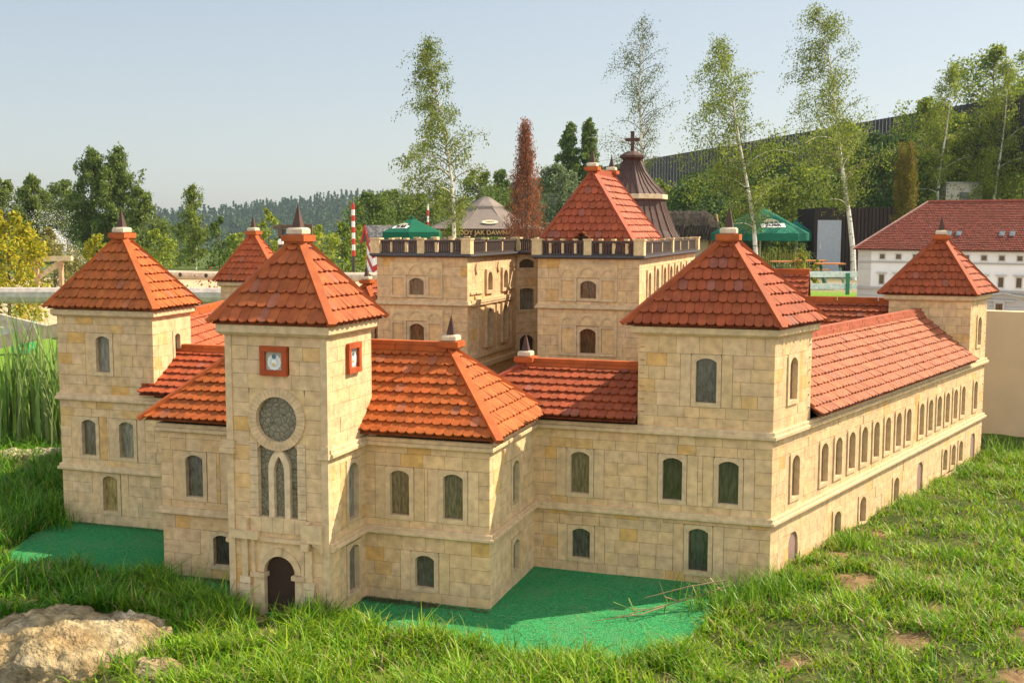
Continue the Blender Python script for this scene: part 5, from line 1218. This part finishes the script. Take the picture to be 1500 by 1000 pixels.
# pavilion tent
def pavilion():
    dep = 37; p = GX(712, dep); t = thing('pavilion_tent', 'grey-brown pavilion tent with gold lettering on its valance behind the left block', 'tent', (p.x, p.y, 0)); c = MB(); R, ze, zm, zt = 2.05, 1.68, 2.42, 2.66; n = 8; rot = yaw+PI/8
    pt = lambda k, r, z: Vector((p.x+r*math.cos(rot+2*PI*k/n), p.y+r*math.sin(rot+2*PI*k/n), z))
    for k in range(n):
        for i in range(5):
            s0, s1 = i/5, (i+1)/5; g = lambda s: (R+(.45-R)*s, ze+(zm-ze)*(s*.8+.2*s*s)); (ra, za), (rb, zb) = g(s0), g(s1); c.quad(pt(k, ra, za), pt(k+1, ra, za), pt(k+1, rb, zb), pt(k, rb, zb), jit((.215, .175, .15), .02))
    co = c.build('canopy', M_canvas, t); v = MB()
    for k in range(n): v.quad(pt(k, R, ze), pt(k+1, R, ze), pt(k+1, R, ze-.24), pt(k, R, ze-.24), (.045, .032, .026))
    vo = v.build('valance', M_canvas, t); h = MB()
    for k in range(n): h.quad(pt(k, .62, zm-.01), pt(k+1, .62, zm-.01), pt(k+1, .12, zt+.06), pt(k, .12, zt+.06), (.27, .22, .19)); h.quad(pt(k, .62, zm-.01), pt(k+1, .62, zm-.01), pt(k+1, .62, zm-.09), pt(k, .62, zm-.09), (.3, .25, .21))
    h.build('vent_cap', M_canvas, t); m = MB()
    for k in range(n): m.tube([pt(k, R*.97, 0), pt(k, R*.97, ze)], [.04, .04], 6, (.2, .17, .15))
    m.build('tent_pole', M_paint, t)
    k = max(range(n), key=lambda k: ((pt(k, R, ze)+pt(k+1, R, ze))/2-Vector((p.x, p.y, ze))).dot(-FWD)); a, b = pt(k, R, ze), pt(k+1, R, ze); x = (b-a).normalized()
    if x.dot(r0) < 0: x = -x
    nn = -Vector((-x.y, x.x, 0)); nn = nn if nn.dot(CAM-a) > 0 else -nn; mid = (a+b)/2
    text(vo, 'LODY JAK DAWNIEJ', mid+nn*.02+Vector((0, 0, -.125))+x*.0, x, (0, 0, 1), .20, M_gold)
    up = (pt(k, .45, zm)+pt(k+1, .45, zm))/2-mid; up.normalize(); n2 = x.cross(up); n2 = n2 if n2.dot(CAM-mid) > 0 else -n2
    o = MB(); cc = mid+up*.42+x*.16
    o.add([cc+n2*.03+x*.26*math.cos(2*PI*i/28)+up*.13*math.sin(2*PI*i/28) for i in range(28)], (tuple(range(28)),), (.66, .56, .36)); o.build('oval_badge', M_paint, co)
    text(co, 'LODY', cc+n2*.036, x, up, .11, M_ltan); 
    sm = MB()
    for k in range(n): sm.tube([pt(k, R, ze+.01), pt(k, R*.6, ze+(zm-ze)*.42+.012), pt(k, .47, zm+.01)], [.012]*3, 4, (.30, .25, .21), False)
    sm.build('canopy_seam', M_canvas, co)
pavilion()
# thatched hut
def thatched():
    dep = 40; p = GX(1003, dep); t = thing('thatched_hut', 'clay hut under a shaggy dark thatched roof right of the big hipped roof', 'hut', (p.x, p.y, 0)); D = Vector((-r0.y, r0.x, 0)); b = MB()
    b.box(p-r0*.9, r0*1.75, D*1.4, (0, 0, 1.46), (.52, .43, .27)); b.build('hut_wall', M_plaster, t)
    m = MB(); m.box(p+r0*.86-D*.03, r0*.20, D*.06, (0, 0, 1.42), (.52, .25, .09)); m.build('door_board', M_wood, t)
    r = MB(); n = 26; rd = random.Random(2); prof = [(-.35, 1.30), (-.38, 1.48), (-.30, 1.80), (-.05, 2.05), (.25, 2.24), (.7, 2.34), (1.15, 2.24), (1.7, 1.35)]; rows = []
    for i in range(n+1):
        u = -1.35+2.55*i/n; e = 1-.22*max(0, abs(i/n-.5)*2-.72)/.28; rows.append([p+r0*u+D*(d+rd.uniform(-.02, .02))+Vector((0, 0, 1.30+(z-1.30)*e+rd.uniform(-.03, .03))) for d, z in prof])
    for i in range(n):
        for k in range(len(prof)-1): r.quad(rows[i][k], rows[i+1][k], rows[i+1][k+1], rows[i][k+1])
    r.add(rows[0], (tuple(range(len(prof))),)); r.add(rows[-1], (tuple(range(len(prof))),)); ro = r.build('thatch_roof', M_thatch, t)
    s = MB()
    for k in range(900):
        i = rd.randrange(n); j = rd.randrange(5); a = rows[i][j].lerp(rows[i+1][j+1], rd.random())+Vector((0, 0, .01)); e = a-D*rd.uniform(.03, .10)-Vector((0, 0, rd.uniform(.1, .22))); s.bar(a-D*.03, e, .012, .006, (0, 0, 1), jit((.11, .085, .06), .5))
    s.build('straw_fringe', M_wood, ro)
    g = MB(); a = p+r0*1.16; g.bar(a-D*.32+Vector((0, 0, 1.36)), a+D*.3+Vector((0, 0, 2.18)), .10, .05, r0, (.50, .26, .1)); g.build('gable_board', M_wood, t)
thatched()
# shed with a pale door
def shed():
    dep = 42; a = GX(1193, dep); D = Vector((-r0.y, r0.x, 0)); R = (r0+D*-.10).normalized(); t = thing('timber_shed', 'dark slatted timber shed with a pale grey-blue door', 'shed', (a.x, a.y, 0)); H = 2.48
    b = MB(); b.box(a+D*.05, R*3.2, D*2.5, (0, 0, H-.02), (.028, .018, .016)); b.build('shed_wall', M_wood, t); s = MB(); u = 1.02
    while u < 3.2: s.box(a+R*u-D*.0, R*.10, D*.045, (0, 0, H+random.uniform(-.0, .02)), jit((.045, .026, .022), .2)); u += .135
    u = .0
    while u < .09: s.box(a+R*u, R*.10, D*.045, (0, 0, H), jit((.045, .026, .022), .2)); u += .135
    s.box(a+R*.10, R*.92, D*.04, (0, 0, .05), (.05, .03, .03)); s.box(a+R*.10, R*.92, D*.04, Vector((0, 0, H-2.06)), (.05, .03, .03)) if False else None
    s.build('slat', M_wood, t); d = MB(); d.box(a+R*.12+Vector((0, 0, .06)), R*.86, D*.04, (0, 0, 1.96), (.42, .43, .50)); do = d.build('door', M_paint, t)
    k = MB(); k.box(a+R*.20-D*.03+Vector((0, 0, .95)), R*.04, D*.025, (0, 0, .22), (.7, .68, .66)); k.build('handle', M_paint, do)
    k = MB(); k.box(a+R*.10+D*.01+Vector((0, 0, 2.03)), R*.92, D*.04, (0, 0, H-2.03), (.035, .022, .02)); k.build('lintel', M_wood, t)
shed()
# white rail fence with green posts
t = thing('rail_fence', 'low pale rail fence with green posts before the picnic benches', 'fence', tuple(GX(1205, 29)))
for z in (.14, .45):
    mb = MB(); mb.bar(GX(1090, 29, z), GX(1330, 29.2, z), .05, .15, (0, 0, 1), (.64, .63, .62)); mb.build('rail', M_wood, t)
for u in (1110, 1174, 1242, 1310):
    mb = MB(); mb.bar(GX(u, 29.06, 0), GX(u, 29.06, .56), .09, .08, r0, (.03, .17, .09)); mb.build('post', M_paint, t)
def bench(u, dep, label, L=.9):
    p = GX(u, dep); t = thing('picnic_bench', label, 'bench', (p.x, p.y, 0), 'picnic benches by the parasol'); D = Vector((-r0.y, r0.x, 0)); m = MB(); m.box(p-r0*L/2-D*.2+Vector((0, 0, .69)), r0*L, D*.4, (0, 0, .04), (.52, .20, .07)); m.build('table_top', M_wood, t)
    for s in (-1, 1):
        m = MB(); m.box(p-r0*L/2+D*(s*.42-.1)+Vector((0, 0, .42)), r0*L, D*.2, (0, 0, .035), (.48, .19, .07)); m.build('seat', M_wood, t); m = MB(); m.bar(p+r0*s*L*.35-D*.5, p+r0*s*L*.35+D*.1+Vector((0, 0, .689)), .05, .05, r0, (.03, .12, .07)); m.build('leg', M_paint, t)
bench(1190, 35, 'orange-topped picnic bench in front of the pale door'); bench(1217, 32, 'orange-topped picnic bench right behind the pale rail fence', .8); bench(1150, 34, 'orange-topped picnic bench below the large green parasol', .8)
t = thing('cane_fence', 'low yellow-green cane fence under the green parasol', 'fence', tuple(GX(1160, 39.5))); mb = MB()
for u in range(1100, 1188, 3): mb.tube([GX(u, 39.5, 0), GX(u+random.uniform(-1, 1), 39.5, random.uniform(.85, 1.08))], [.022, .018], 5, jit((.36, .34, .08), .2))
mb.build('cane', M_wood, t)
for i, (u, dep, h, w_, lab, c) in enumerate(((1172, 33.5, 1.15, .28, 'leafy climbing plant with red blooms beside the rail fence', YG+[(.4, .08, .03)]), (1198, 33, .85, .16, 'small upright climber right of the bench top', YG), (1150, 34.6, .75, .35, 'low flowering plant under the parasol pole', GG+[(.6, .5, .5)]), (1130, 40.5, 1.1, .6, 'leafy hedge under the large parasol', GG), (1170, 41, 1.3, .7, 'leafy hedge beside the shed corner', GG))):
    x, y = place(u, dep); bushy(x, y, h, w_, lab, 160+i, c, 900, .07, .0, 'garden_plant', 'plant', None, .2, 16)

# ------------------------------------------------------------------ white model house and tan wall
def model_house():
    L0 = GX(1259, 13.6); R0 = GX(1560, 12.35); ax = (R0-L0).normalized(); D = Vector((-ax.y, ax.x, 0)); t = thing('model_house', 'white model manor with a long red tiled roof, skylights and grey base', 'miniature building', (L0.x, L0.y, 0)); F = Face((L0.x, L0.y), ax, -D); L = (R0-L0).length
    ze, zs, zb, zr = 1.455, 1.30, .98, 2.03; b = MB(); wh = (.74, .72, .70); gr = (.44, .42, .395)
    b.box(F.p(.15, zb, -1.5), ax*(L-.15), -D*-1.5*-1, (0, 0, ze-zb), wh); 
    b2 = MB(); b2.box(F.p(0, 0, -1.52), ax*L, -D*1.52*1.0, (0, 0, zb-.002), gr); b.build('upper_wall', M_plaster, t)
    z = .05
    while z < zb-.05: b2.box(F.p(-.004, z, .0), ax*(L+.004), -D*.006, (0, 0, .072), jit(gr, .03)); z += .078
    b2.build('plinth', M_plaster, t); q = MB(); z = zb
    while z < ze-.02: q.box(F.p(-.004, z+.001, -.02), ax*.155, -D*.026, (0, 0, .076), jit((.50, .47, .43), .03)); z += .078
    q.build('corner_quoin', M_plaster, t); s = MB()
    for zz, d, h in ((zs, .014, .018), (zb, .022, .03), (ze-.02, .02, .02)): s.box(F.p(-.006, zz, -.01), ax*(L+.01), -D*(d+.01), (0, 0, h), (.38, .35, .32))
    s.build('cornice', M_plaster, t)
    us = [.285, .475]+[1.14+.187*i for i in range(8)]
    us = [.285, .475, .67, .86, 1.05]+[1.24+.19*i for i in range(5)]
    for u in us:
        for (z0, z1, w, hood) in ((1.345, 1.40, .058, False), (1.045, 1.155, .056, True)):
            f = MB(); f.box(F.p(u-w/2-.012, z0-.012, -.01), ax*(w+.024), -D*.018, (0, 0, .0115), (.55, .52, .48)); f.box(F.p(u-w/2-.012, z0, -.01), ax*.012, -D*.016, (0, 0, z1-z0), (.55, .52, .48)); f.box(F.p(u+w/2, z0, -.01), ax*.012, -D*.016, (0, 0, z1-z0), (.55, .52, .48)); f.box(F.p(u-w/2-.012, z1, -.01), ax*(w+.024), -D*.018, (0, 0, .012), (.55, .52, .48))
            if hood: f.box(F.p(u-w/2-.035, z1+.018, -.01), ax*(w+.07), -D*.036, (0, 0, .014), (.50, .47, .43))
            fo = f.build('window', M_plaster, t); g = MB(); g.quad(F.p(u-w/2, z0, .002), F.p(u+w/2, z0, .002), F.p(u+w/2, z1, .002), F.p(u-w/2, z1, .002), (1, 1, 1)); g.build('pane', M_glass, fo)
    for u, z0, z1, w in ((.27, .76, .83, .04), (1.615, .66, .855, .075)):
        f = MB(); f.box(F.p(u-w/2-.02, z0-.01, .0), ax*.02, -D*.02, (0, 0, z1-z0+.02), (.48, .46, .42)); f.box(F.p(u+w/2, z0-.01, .0), ax*.02, -D*.02, (0, 0, z1-z0+.02), (.48, .46, .42)); f.box(F.p(u-w/2-.02, z1+.011, .0), ax*(w+.04), -D*.025, (0, 0, .02), (.48, .46, .42))
        fo = f.build('doorway' if w > .05 else 'window', M_plaster, t); g = MB(); g.quad(F.p(u-w/2, z0, .008), F.p(u+w/2, z0, .008), F.p(u+w/2, z1, .008), F.p(u-w/2, z1, .008), (.9, .6, .5)); g.build('door_leaf' if w > .05 else 'pane', M_glass, fo)
    pr = MB(); pr.bar(F.p(1.32, .915, .02), F.p(1.66, .972, .02), .05, .018, (0, 0, 1), gr); pr.bar(F.p(1.66, .972, .02), F.p(2.0, .915, .02), .05, .018, (0, 0, 1), gr); pr.box(F.p(1.45, .885, .0), ax*.33, -D*.03, (0, 0, .02), gr)
    for u in (1.51, 1.72): pr.tube([F.p(u-.05, .66, .06), F.p(u-.03, .73, .06), F.p(u, .755, .06), F.p(u+.03, .73, .06), F.p(u+.05, .66, .06)], [.022]*5, 8, (.35, .35, .36))
    pr.build('portico', M_plaster, t)
    # roof: pantile courses
    r = MB(); a, bq = F.p(-.05, ze, .07), F.p(L+.1, ze, .07); ta, tb = F.p(.62, zr, -.72), F.p(L+.1, zr, -.72); tiles(r, a, bq, ta, tb, .034, .030, (.22, .062, .040), .005, .009)
    c0 = F.p(-.05, ze, -1.5); r.quad(a, c0, ta, ta+Vector((0, 0, .001)), (.27, .062, .040)); r.quad(c0, F.p(L+.1, ze, -1.5), tb, ta, (.27, .062, .040)); ro = r.build('roof', M_tile, t)
    h = MB(); h.bar(a, ta, .035, .015, (0, 0, 1), (.42, .25, .2)); h.bar(ta, tb, .04, .018, (0, 0, 1), (.36, .10, .07)); h.build('ridge_cap', M_cap, ro)
    e1 = (bq-a).normalized(); u1 = (ta-a); u1 = (u1-e1*u1.dot(e1)).normalized(); n1 = e1.cross(u1); n1 = n1 if n1.z > 0 else -n1
    for u in (1.02, 1.13, 1.60, 1.71):
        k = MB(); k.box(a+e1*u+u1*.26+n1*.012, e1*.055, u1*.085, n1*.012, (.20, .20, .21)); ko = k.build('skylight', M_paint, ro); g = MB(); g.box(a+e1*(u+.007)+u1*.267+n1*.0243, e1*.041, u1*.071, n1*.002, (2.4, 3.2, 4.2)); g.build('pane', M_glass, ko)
    ch = MB(); ch.box(F.p(1.985, zr-.12, -.74), ax*.1, -D*-.1, (0, 0, .30), (.56, .48, .34)); ch.build('chimney', M_trim, ro)
model_house()
a = GX(1436, 9.25); b = GX(1640, 8.75); t = MB(); ax = (b-a).normalized(); D = Vector((-ax.y, ax.x, 0)); t.box(a+Vector((0, 0, -.1)), ax*(b-a).length, D*.14, (0, 0, 1.13), (.62, .45, .27))
tag(t.build('plinth_wall', M_plaster, loc=(a.x, a.y, 0)), 'plain tan rendered wall adjoining the rear right tower', 'wall')

# ------------------------------------------------------------------ long dark fence on top of the bank
def barrier():
    A_, B_ = GX(705, 190), GX(1560, 40); t = thing('slatted_fence', 'very long dark slatted fence rising along the top of the bank', 'fence', (B_.x, B_.y, 0)); mb = MB(); P0, P1 = PX(700, 276, 170), PX(1560, 128, 43); P0b, P1b = P0-Vector((0, 0, 9.0)), P1-Vector((0, 0, 3.0)); n = 240; d = (P1-P0); pb = MB()
    for i in range(n):
        s0, s1 = i/n, (i+.965)/n; s0 = 1-(1-s0)**2.2; s1 = 1-(1-s1)**2.2
        a, b = P0.lerp(P1, s0), P0.lerp(P1, s1); a2, b2 = P0b.lerp(P1b, s0), P0b.lerp(P1b, s1); mb.quad(a2, b2, b, a, jit((.050, .040, .036), .25))
    mb.build('slat', M_wood, t)
    pb.bar(P0b+Vector((0, .3, .4)), P1b+Vector((0, .3, .4)), .1, .15, (0, 0, 1), (.06, .05, .045)); pb.bar(P0b+Vector((0, .3, 2.2)), P1b+Vector((0, .3, 2.0)), .1, .15, (0, 0, 1), (.06, .05, .045)); pb.build('rail', M_wood, t)
barrier()
b = MB(); p = GX(1402, 47); b.cbox(p, .75, .6, 1.9, 3.55, (.62, .55, .48), yaw); b.cbox(p, .8, .65, 3.551, 3.62, (.4, .38, .36), yaw)
hb = thing('garden_building', 'pale small building half hidden among the trees above the model house roof', 'building', (p.x, p.y, 1.9)); b.build('building_wall', M_plaster, hb)
b = MB(); b.cbox(p-FWD*.62, .2, .012, 2.5, 3.2, (.2, .2, .2), yaw); b.build('window', M_paint, hb)

# ------------------------------------------------------------------ haze
def haze():
    mb = MB(); mb.box((-760, -40, -32), (1500, 0, 0), (0, 1000, 0), (0, 0, 92)); m = bpy.data.materials.new('haze_air'); m.use_nodes = True; N = m.node_tree.nodes; N.clear()
    o = N.new('ShaderNodeOutputMaterial'); v = N.new('ShaderNodeVolumePrincipled'); v.inputs['Color'].default_value = (.72, .88, 1, 1); v.inputs['Density'].default_value = .00026; v.inputs['Anisotropy'].default_value = .3
    m.node_tree.links.new(v.outputs[0], o.inputs['Volume']); mb.build('haze', m)['kind'] = 'stuff'
haze()
